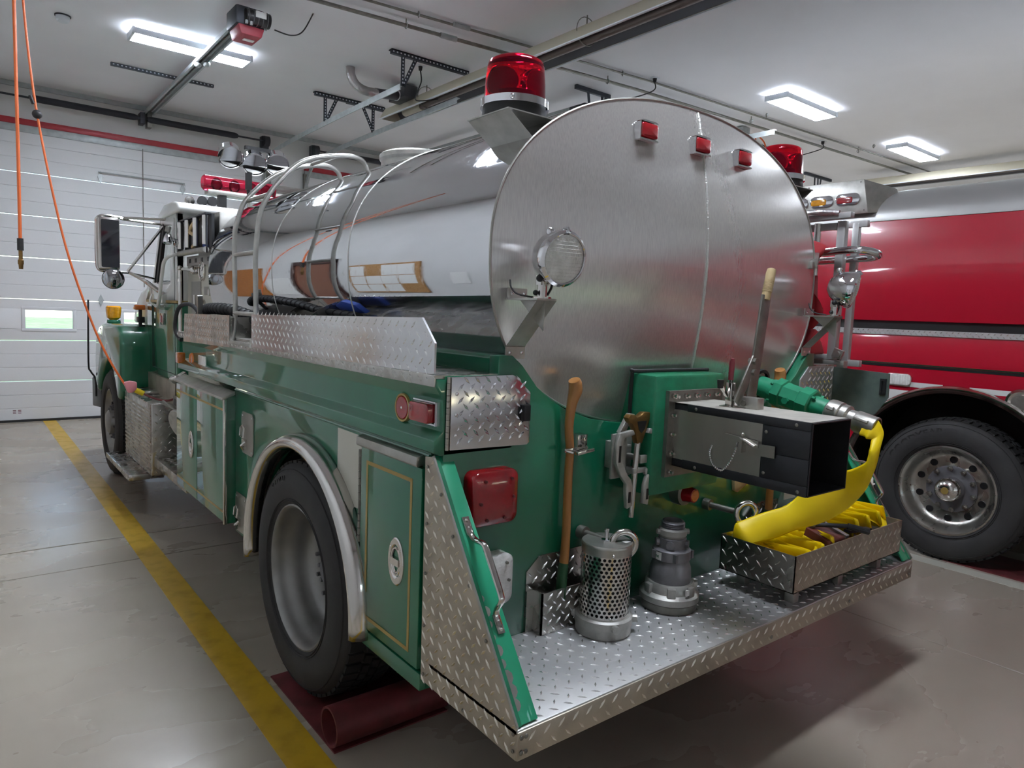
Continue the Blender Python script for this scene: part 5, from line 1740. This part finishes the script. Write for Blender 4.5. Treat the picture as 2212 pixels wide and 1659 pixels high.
B().prism([(hx-.022, hz+.03), (hx+.028, hz+.03), (hx+.02, hz), (hx+.003, hz-.015), (hx-.013, hz)], 'y', hy-.0165, hy-.014).build('head_opening', 'black_paint', t)
B().tube([(hx-.001, hy-.005, hz-.05), (hx-.008, hy-.004, 1.1), (hx-.017, hy-.004, .92)], .0115, 12).build('rod', 'chrome_worn', t)

# perforated suction strainer
sx, sy, sz = .632, .302, .551
t = thing('suction_strainer', 'perforated steel suction strainer with a hook handle, standing on the rear step', 'strainer', (sx, sy, sz))
B().lathe([(0, 0), (.094, 0), (.098, .006), (.098, .03), (.102, .036), (.102, .062), (.094, .068), (.0, .068)], (sx, sy, sz), n=40).build('base_coupling', 'cast_aluminium', t)
for a in (.2, 2.2, 4.3, 5.6):
    B().cyl((sx+.096*math.cos(a), sy+.096*math.sin(a), sz+.048), (sx+.118*math.cos(a), sy+.118*math.sin(a), sz+.048), .014, n=10).build('coupling_lug', 'cast_aluminium', t)
# shell with real holes
rs, z0, z1, na, nz = .088, sz+.068, sz+.315, 32, 16
b = B()
hr = .0058
def onshell(u, v):
    a = u/rs
    return (sx+rs*math.cos(a), sy+rs*math.sin(a), v)
cw, chh = 2*PI*rs/na, (z1-z0-.02)/nz
for j in range(nz):
    off = .5 if j % 2 else 0
    for i in range(na):
        cu, cv = (i+.5+off)*cw, z0+.008+(j+.5)*chh
        inner = [(cu+hr*math.cos(2*PI*k/8+PI/8), cv+hr*math.sin(2*PI*k/8+PI/8)) for k in range(8)]
        x, y = cw/2, chh/2
        outer = [(cu+x, cv+y*.414), (cu+x*.414, cv+y), (cu-x*.414, cv+y), (cu-x, cv+y*.414), (cu-x, cv-y*.414), (cu-x*.414, cv-y), (cu+x*.414, cv-y), (cu+x, cv-y*.414)]
        corners = [(cu+x, cv+y), (cu-x, cv+y), (cu-x, cv-y), (cu+x, cv-y)]
        vs = [onshell(*p) for p in inner+outer+corners]
        fs = [(k, (k+1) % 8, 8+(k+1) % 8, 8+k) for k in range(8)]
        fs += [(8, 16, 9), (10, 17, 11), (12, 18, 13), (14, 19, 15)]
        b.add(vs, fs)
for za, zb in ((z0-.002, z0+.008), (z1-.012, z1)):
    b.lathe([(rs, za), (rs, zb)], (sx, sy, 0), n=72)
sh = b.build('perforated_shell', 'chrome_worn', t, fix=True, ang=80)
B().lathe([(.074, .07), (.074, .31)], (sx, sy, sz), n=40).build('inner_liner', 'black_paint', t)
B().lathe([(.0882, .29), (.09, .315), (.09, .322), (.087, .326), (0, .327)], (sx, sy, sz), n=48).build('top_cap', 'aluminium', t, ang=40)
b = B()
b.lathe([(.018, 0), (.018, .004), (.007, .006), (.007, .03), (.009, .034), (.009, .042), (0, .046)], (sx-.005, sy, sz+.327), n=14)
b.build('top_bolt', 'chrome', t)
B().box((sx+.03, sy-.06, sz+.3272), (sx+.055, sy-.04, sz+.3280)).build('label_sticker', 'paper', t)
b = B()
for z in (sz+.30, sz+.078):
    b.sph((sx-.047, sy-.0755, z), .005, 8, 6)
b.build('rivet', 'chrome', t, kind='stuff')

# reducing adapter
ax_, ay_, az_ = 1.005, .312, .551
KA = .81
t = thing('hose_adapter', 'grey cast hose adapter with three stacked couplings, standing on the rear step', 'adapter', (ax_, ay_, az_))
o = (ax_, ay_, az_)
B().lathe([(r_*KA, h_) for r_, h_ in [(0, 0), (.128, 0), (.132, .006), (.132, .03), (.128, .034)]], o, n=44).build('gasket_ring', 'dull_steel', t)
B().lathe([(r_*KA, h_) for r_, h_ in [(.13, .032), (.14, .036), (.14, .058), (.132, .064), (.118, .07), (.114, .10), (.108, .106), (.09, .106)]], o, n=44).build('storz_ring', 'cast_aluminium', t, label='pale cast ring with lugs')
for a in (.3, 1.5, 2.9, 3.9, 4.75, 5.6):
    c_, s_ = math.cos(a), math.sin(a)
    B().bar((ax_+.117*KA*c_+.016*s_, ay_+.117*KA*s_-.016*c_, az_+.083), (ax_+.117*KA*c_-.016*s_, ay_+.117*KA*s_+.016*c_, az_+.083), .022, .036).build('coupling_lug', 'cast_aluminium', t, bevel=.003)
B().box((ax_-.03, ay_-.104, az_+.075), (ax_+.02, ay_-.098, az_+.097)).build('label_sticker', 'paper', t)
B().lathe([(r_*KA, h_) for r_, h_ in [(.098, .104), (.098, .125), (.094, .16), (.083, .185), (.08, .19)]], o, n=40).build('reducer_bowl', 'adapter_grey', t)
b = B()
b.lathe([(r_*KA, h_) for r_, h_ in [(.08, .188), (.09, .192), (.09, .228), (.084, .232), (.066, .234), (.066, .272), (.062, .276)]], o, n=40)
b.build('swivel_collar', 'adapter_grey', t)
for a in (.4, 2.5, 3.7, 5.2):
    b = B()
    b.cyl((ax_+.064*KA*math.cos(a), ay_+.064*KA*math.sin(a), az_+.253), (ax_+.078*KA*math.cos(a), ay_+.078*KA*math.sin(a), az_+.253), .016, n=8)
    b.bar((ax_+.09*KA*math.cos(a+.3), ay_+.09*KA*math.sin(a+.3), az_+.195), (ax_+.09*KA*math.cos(a+.3), ay_+.09*KA*math.sin(a+.3), az_+.226), .02, .012, (1, 0, 0))
    b.build('collar_lug', 'adapter_grey', t)
b = B()
b.lathe([(r_*KA, h_) for r_, h_ in [(.06, .275), (.062, .28), (.066, .284), (.066, .304), (.06, .308), (.055, .31)]], o, n=36)
b.build('nipple_ring', 'vinyl_grey', t)
b = B()
for k in range(4):
    b.lathe([(r_*KA, h_) for r_, h_ in [(.05, .308+.0065*k), (.056, .311+.0065*k), (.05, .3145+.0065*k)]], o, n=36)
b.lathe([(r_*KA, h_) for r_, h_ in [(.05, .30), (.05, .338), (.042, .338), (.042, .31)]], o, n=36)
b.build('thread', 'hub_steel', t)
b = B()
for a in (-.6, 2.6):
    b.cyl((ax_+.06*KA*math.cos(a), ay_+.06*KA*math.sin(a), az_+.294), (ax_+.078*KA*math.cos(a), ay_+.078*KA*math.sin(a), az_+.294), .011, n=8)
b.build('nipple_lug', 'vinyl_grey', t)
b = B()
b.grid(lambda i, j: (ax_+.0915*KA*math.cos(PI-.5+.65*i), ay_+.0915*KA*math.sin(PI-.5+.65*i), az_+.194+.03*j), 6, 1)
st_ = b.build('label_sticker', 'paper', t)
b = B()
text_shape(b, 'Pine', .02, lambda u, v, d: (ax_+(.092*KA+d)*math.cos(PI-.18+u/.092), ay_+(.092*KA+d)*math.sin(PI-.18+u/.092), az_+.203+v), .0006)
b.build('sticker_text', 'green_paint', st_, fix=False, smooth=False)

# checker plate tray on stand-offs, with the yellow hose
tx0, tx1, ty0, ty1, tz0, tz1 = 1.36, 2.29, 0.0, .335, .62, .77
t = thing('hose_tray', 'open checker-plate tray full of yellow hose, standing on short legs on the rear step', 'tray', ((tx0+tx1)/2, .17, .551))
walls = []
B().box((tx0, ty0, tz0), (tx1, ty1, tz0+.004)).build('tray_floor', 'tread_plate', t)
a_ = B().box((tx0, ty0, tz0), (tx1, ty0+.004, tz1)).build('tray_side', 'tread_dirty', t)
tread(a_, (tx0+.006, ty0, tz0+.004), (1, 0, 0), (0, 0, 1), tx1-tx0-.012, .142, m='tread_dirty', p=.034)
a_ = B().box((tx0, ty0, tz0), (tx0+.004, ty1, tz1)).build('tray_side', 'tread_plate', t)
tread(a_, (tx0, ty1-.006, tz0+.004), (0, -1, 0), (0, 0, 1), ty1-.012, .142, m='tread_plate', p=.036, H=.003)
B().box((tx1-.004, ty0, tz0), (tx1, ty1, tz1)).build('tray_side', 'tread_dirty', t)
B().box((tx0, ty1-.004, tz0), (tx1, ty1, tz1)).build('tray_side', 'tread_plate', t)
for x in (1.46, 1.82, 2.18):
    for yy in (.06, .28):
        B().box((x-.02, yy-.02, .551), (x+.02, yy+.02, tz0)).build('leg', 'aluminium', t, bevel=.002)

t = thing('fire_hose', 'bright yellow fire hose coupled to the green valve, draped into the tray', 'hose', (1.7, .1, .63))
EDG = [((1.716, -.06, 1.298), (1.668, -.055, 1.228)), ((1.712, -0.075, 1.296), (1.671, -0.075, 1.223)), ((1.718, -0.1, 1.29), (1.662, -0.085, 1.218)), ((1.716, -0.125, 1.25), (1.676, -0.098, 1.216)), ((1.704, -0.13, 1.218), (1.671, -0.1, 1.21)), ((1.681, -0.13, 1.174), (1.646, -0.11, 1.179)), ((1.678, -0.125, 1.127), (1.643, -0.11, 1.156)), ((1.676, -0.115, 1.07), (1.647, -0.095, 1.125)), ((1.703, -0.08, 0.999), (1.654, -0.04, 1.087)), ((1.703, -0.02, 0.916), (1.655, 0.03, 1.058)), ((1.633, 0.04, 0.853), (1.591, 0.09, 1.0)), ((1.549, 0.11, 0.815), (1.54, 0.155, 0.912)), ((1.49, 0.155, 0.781), (1.462, 0.21, 0.877)), ((1.414, 0.19, 0.763), (1.395, 0.265, 0.839)), ((1.385, 0.205, 0.75), (1.372, 0.285, 0.815)), ((1.40, .20, .70), (1.38, .29, .72))]
pa = smooth_path([e[0] for e in EDG], 4)
pb = smooth_path([e[1] for e in EDG], 4)
ribbon(B(), list(zip(pa, pb)), .016).build('hose_run', 'yellow_hose', t, ang=80)
def folds(x0, x1, ya, yb, n_, z0, z1, seed, tilt):
    random.seed(seed)
    b = B()
    pts = []
    for k in range(n_):
        f = k/(n_-1)
        x = x0+(x1-x0)*f
        zt = z0+(z1-z0)*f
        e = random.uniform(-.012, .012)
        pts += [(x-.006, ya+.02+e, zt), (x-.012, ya+e, zt-.004), (x+.006, ya+.012+e, zt)] if k % 2 else [(x-.006, yb-.02+e, zt), (x-.012, yb+e, zt-.004), (x+.006, yb-.012+e, zt)]
        if k < n_-1:
            pts.append((x+(x1-x0)/(n_-1)*.5, (ya+yb)/2+e, zt+random.uniform(-.01, .006)))
    P = smooth_path(pts, 3)
    E_ = [((p.x+tilt*.5, p.y, p.z-.085), (p.x-tilt*.5, p.y, p.z)) for p in P]
    return ribbon(b, E_, .011)
folds(1.405, 1.74, .02, .30, 9, .735, .80, 2, .03).build('hose_fold', 'yellow_hose', t, ang=80)
folds(1.86, 2.24, .05, .31, 10, .80, .835, 4, .05).build('hose_fold', 'yellow_hose', t, ang=80)
b = B()
E_ = smooth_path([(1.43, .03, .75), (1.50, .02, .752), (1.57, .03, .755), (1.62, .06, .765), (1.64, .12, .775)], 5)
ribbon(b, [((p.x, p.y-.006, p.z-.09), (p.x, p.y+.006, p.z)) for p in E_], .012)
b.build('hose_loop', 'yellow_hose', t, ang=80)
b = B()
E_ = smooth_path([(2.08, .29, .80), (2.16, .2, .82), (2.19, .1, .80), (2.22, .04, .755)], 5)
ribbon(b, [((p.x-.05, p.y-.03, p.z-.03), (p.x+.045, p.y+.03, p.z+.012)) for p in E_], .012)
b.build('hose_loop', 'yellow_hose', t, ang=80)
b = B()
b.lathe([(.045, .345), (.052, .352), (.054, .365), (.053, .40), (.046, .405)], vo, vd, 28)
b.lathe([(.044, .405), (.050, .408), (.050, .432), (.044, .436), (.038, .44), (.038, .47), (.042, .472)], vo, vd, 28)
b.lathe([(.042, .468), (.044, .472), (.043, .55), (.040, .552), (.036, .552)], vo, vd, 28)
b.build('coupling', 'aluminium', t)
b = B()
for a in (.6, 2.7, 4.8):
    s_ = Vector((1, 0, 0))*math.cos(a) + Vector((0, -.213, .977))*math.sin(a)
    b.bar(vp(.375)+s_*.052, vp(.375)+s_*.066, .018, .03, vd).bar(vp(.47)+s_*.044, vp(.53)+s_*.046, .014, .008, s_)
b.build('coupling_lug', 'aluminium', t, bevel=.003)

t = thing('pry_tool', 'dark steel bar with a collar, lying across the yellow hose in the tray', 'tool', (1.77, .05, .80))
b = B()
b.tube([(1.655, .16, .80), (1.70, .115, .812), (1.80, .02, .815), (1.853, -.035, .80)], [.005, .009, .009, .010], 10)
b.cyl((1.80, .02, .815), (1.86, -.042, .797), .0125, .014, n=10)
b.build('bar', 'black_steel', t)
b = B()
b.sph((1.69, .122, .813), (.02, .02, .016), 8, 6).tube([(1.735, .22, .84), (1.76, .10, .82)], .008, 8)
b.build('collar', 'dull_steel', t)
t = thing('wheel_wedge', 'dark brown wedge with a steel edge, sunk among the yellow hose in the tray', 'wedge', (1.72, .06, .64))
B().prism([(.01, .64), (.17, .64), (.13, .805), (.02, .77)], 'x', 1.66, 1.79).build('block', 'brown_block', t, bevel=.006)
B().bar((1.795, .015, .77), (1.795, .15, .81), .025, .014).build('steel_edge', 'dull_steel', t)
B().bar((1.86, .05, .775), (2.02, .03, .765), .03, .012).build('steel_strap', 'black_steel', t)

# things in the side tray
t = thing('suction_hose', 'black ribbed suction hose lying in the left deck tray beside the tank', 'hose', (.1, 2.9, 1.475))
cl = smooth_path([(.16, 1.8, 1.51), (.14, 2.2, 1.53), (.12, 2.5, 1.58), (.11, 2.8, 1.61), (.10, 3.1, 1.615), (.10, 3.3, 1.60), (.09, 3.42, 1.54)], 5)
B().tube(cl, .030, 16).build('hose_body', 'black_rubber', t)
b = B()
for k in range(1, len(cl)-1):
    b.tor(cl[k], (cl[k+1]-cl[k-1]), .030, .006, 16, 6)
b.build('hose_rib', 'black_rubber', t, kind='stuff')
B().bar((.06, 3.28, 1.56), (.05, 3.24, 1.69), .03, .015, (0, 1, 0)).build('hose_strap', 'aluminium', t)
t = thing('drain_hose', 'black hose bent in an arch over the front end of the deck tray', 'hose', (.03, 3.5, 1.4))
B().tube(smooth_path([(.10, 3.25, 1.48), (.06, 3.35, 1.60), (.03, 3.45, 1.635), (.0, 3.56, 1.60), (-.01, 3.60, 1.48), (.0, 3.56, 1.42), (.0, 3.48, 1.405)], 6), .013, 10).build('hose_body', 'black_rubber', t)
o = B().prism([(2.12, 1.475), (2.12, 1.56), (2.0, 1.605), (1.88, 1.57), (1.86, 1.475)], 'x', .05, .09).build('tarp_bundle', 'blue_tarp', bevel=.012)
tag(o, 'folded dark blue tarp tucked in the deck tray behind the ladder foot', 'tarp')

# ------------------------------------------------------------------ wheel chocks of red pipe
def chock(x, y, L_, lab):
    t = thing('wheel_chock', lab, 'wheel chock', (x, y, 0))
    B().box((x-.05, y-.05, 0), (x+L_*.6, y+.62, .006)).build('base_plate', 'dark_red_steel', t)
    b = B()
    R1, R0 = .075, .066
    b.lathe([(R1, 0), (R1, L_), (R0, L_), (R0, 0)], (x-.05, y, R1+.006), (1, 0, 0), 36, close=True)
    b.build('pipe', 'dark_red_steel', t)
    b = B()
    b.box((x+.02, y+.06, .006), (x+.04, y+.1, .05))
    b.build('weld_tab', 'dark_red_steel', t)
chock(-.03, 1.035-.035, .75, 'rusty red pipe chock behind the rear wheel of the green tanker')
chock(4.47, -.08, .75, 'red pipe chock behind the wheel of the fire truck, at the right edge')

# ------------------------------------------------------------------ the red fire truck
F = thing('fire_truck', 'red fire truck with a silver roof edge, white lower stripe and one big rear wheel', 'truck', (5.6, 1.5, 0))
FX = 4.40
wy, wz = .56, .515
ar = .70
pl = [(-4.0, .45), (-4.0, 1.645), (6.2, 1.645), (6.2, .45), (wy+ar, .45)]
n_ = 40
a0 = -math.asin((wz-.45)/ar)
pl[-1] = (wy+ar*math.cos(a0), .45)
for k in range(1, n_+1):
    a = a0+(PI-2*a0)*k/n_
    pl.append((wy+ar*math.cos(a), wz+ar*math.sin(a)))
B().prism(pl, 'x', FX, FX+.06).build('lower_body', 'red_truck', F, bevel=.004)
B().box((FX, -4.0, 1.715), (FX+.3, 6.2, 2.465)).build('upper_body', 'red_truck', F, bevel=.006)
B().box((FX+.03, -4.0, 1.60), (6.8, 6.2, 1.75)).build('body_gap', 'black_paint', F)
B().box((FX+.10, -4.0, .5), (6.7, -.4, 1.65)).build('body_core', 'black_paint', F)
B().box((FX+.7, -.5, .45), (6.7, 6.2, 1.62)).build('chassis_core', 'black_paint', F)
rp = [(FX-.004, 2.465)] + [(FX-.004+.24-.24*math.cos(a), 2.465+.25*math.sin(a)) for a in np.linspace(.05, PI/2, 10)] + [(6.75, 2.715), (6.75, 2.46)]
B().prism(rp, 'y', -4.0, 1.30).build('roof_edge', 'silver_paint', F, ang=40)
B().prism(rp, 'y', 1.30, 6.2).build('roof_edge', 'silver_paint', F, ang=40)
e = B().box((FX-.012, -4.0, 1.612), (FX, 6.2, 1.652)).build('tread_strip', 'tread_step', F)
tread(e, (FX-.012, 2.0, 1.613), (0, -1, 0), (0, 0, 1), 3.2, .038, m='lug_bright', p=.026, L=.026, W=.009, H=.004)
B().box((FX-.006, -4.0, 1.392), (FX, 6.2, 1.402)).build('chrome_strip', 'chrome_worn', F)
B().box((FX-.004, -4.0, 1.372), (FX, 6.2, 1.390)).build('black_strip', 'black_paint', F)
# white stripes, cut away at the wheel arch
def stripe(z0, z1, m_):
    b = B()
    zz = (z0+z1)/2
    h = math.sqrt(max(0, (ar+.04)**2-(zz-wz)**2)) if zz-wz < ar+.04 else 0
    if h > .02:
        b.box((FX-.003, -4.0, z0), (FX, wy-h, z1)).box((FX-.003, wy+h, z0), (FX, 6.2, z1))
    else:
        b.box((FX-.003, -4.0, z0), (FX, 6.2, z1))
    return b.build('body_stripe', m_, F)
stripe(1.232, 1.268, 'white_paint')
for k in range(14):
    stripe(1.06+.01*k+.0, 1.07+.01*k, 'white_paint') if False else None
b = B()
for sg in (-1, 1):
    pts = []
    for z in np.linspace(1.07, 1.202, 9):
        hh = math.sqrt(max(0, (ar+.05)**2-(z-wz)**2))
        pts.append((wy+sg*hh, z))
    b.prism(pts+[(6.2 if sg > 0 else -4.0, 1.202), (6.2 if sg > 0 else -4.0, 1.07)], 'x', FX-.003, FX)
b.build('body_stripe', 'white_paint', F)
# bright arch band
b = B()
def arch(i, j):
    a = math.radians(-5+190*i)
    sec = [(0, ar+.055), (-.022, ar+.05), (-.026, ar+.03), (-.02, ar+.0), (.04, ar-.005)]
    t = j*(len(sec)-1)
    k = int(min(t, len(sec)-2))
    q = t-k
    return (FX+sec[k][0]*(1-q)+sec[k+1][0]*q, wy+(sec[k][1]*(1-q)+sec[k+1][1]*q)*math.cos(a), wz+(sec[k][1]*(1-q)+sec[k+1][1]*q)*math.sin(a))
b.grid(arch, 56, 8)
b.build('arch_band', 'chrome_worn', F, ang=40)
b = B()
b.grid(lambda i, j: (FX+.06+.65*j, wy+.73*math.cos(PI*i), wz+.73*math.sin(PI*i)), 30, 1)
b.box((FX+.62, -.3, .4), (FX+.64, 1.4, 1.3))
b.build('wheel_housing', 'black_paint', F)
w = tyre_wheel(F, 4.385, wy, wz, 1, .52, 'alloy')
sidewall_text(w, 4.385, wy, wz, 'GOODYEAR', .40, -.62, .075)
tyre_wheel(F, 6.7, wy, wz, -1, .52, 'alloy', detail=False)
# light box on the shoulder of the roof
b = B()
b.add([(FX-.06, 1.26, 2.525), (FX-.06, 2.6, 2.525), (FX-.06, 2.6, 2.785), (FX-.06, 1.31, 2.785),
       (FX+.20, 1.10, 2.55), (FX+.20, 2.7, 2.55), (FX+.30, 2.7, 2.78), (FX+.12, 1.14, 2.72)],
      [(0, 1, 2, 3), (7, 6, 5, 4), (0, 3, 7, 4), (1, 5, 6, 2), (3, 2, 6, 7), (0, 4, 5, 1)])
lbx = b.build('light_box', 'aluminium', F, bevel=.004)
b = B()
for yy, zz in ((1.29, 2.55), (1.33, 2.765), (1.75, 2.765), (2.2, 2.765), (1.75, 2.55)):
    b.sph((FX-.062, yy, zz), (.003, .006, .006), 8, 5)
b.build('screw', 'dull_steel', lbx, kind='stuff')
for yc, m_ in ((1.42, 'red_lens'), (1.63, 'amber_glass'), (1.84, 'blue_lens')):
    ol = B().prism(rrect(.195, .092, .045, 6, yc, 2.64), 'x', FX-.075, FX-.055).build('oval_bezel', 'chrome', lbx, bevel=.005)
    # third level stays inside the light box part
    B().prism(rrect(.125, .048, .015, 4, yc+.02, 2.635), 'x', FX-.082, FX-.06).build('oval_lens', m_, lbx, bevel=.006)
b = cushion
mk = B().prism(rrect(.18, .085, .03, 5, .945, 1.282), 'x', FX-.03, FX).build('side_lamp', 'clear_lens', F, bevel=.01)
b = B()
for k in range(9):
    b.cyl((FX-.031, .872+.0185*k, 1.246), (FX-.031, .872+.0185*k, 1.318), .003, n=5)
b.build('lens_rib', 'clear_lens', mk, kind='stuff')
fc = B().lathe([(.055, -.004), (.07, -.014), (.085, -.012), (.09, 0)], (FX, .17, 1.2), (1, 0, 0), 30).build('filler_ring', 'chrome_worn', F)
B().lathe([(0, -.01), (.05, -.008), (.056, -.003)], (FX, .17, 1.2), (1, 0, 0), 24).build('filler_cap', 'dull_steel', fc)
# two portable flood lamps standing on its roof
for yy, xx, m_, lab in ((3.05, 5.0, 'hub_steel', 'dark flood lamp with a carry handle on the roof of the red truck'), (2.75, 5.3, 'orange_plastic', 'orange cased flood lamp with a carry handle on the roof of the red truck')):
    t = thing('flood_lamp', lab, 'lamp', (xx, yy, 2.715))
    B().prism([(yy-.17, 2.73), (yy+.17, 2.73), (yy+.13, 2.86), (yy-.13, 2.86)], 'x', xx-.06, xx+.06).build('housing', m_, t, bevel=.01)
    B().tube([(xx, yy-.13, 2.85), (xx, yy-.13, 2.93), (xx, yy+.13, 2.93), (xx, yy+.13, 2.85)], .008, 8).build('carry_handle', 'black_steel', t)
    B().box((xx-.05, yy-.15, 2.715), (xx+.05, yy+.15, 2.732)).build('foot', 'black_steel', t)
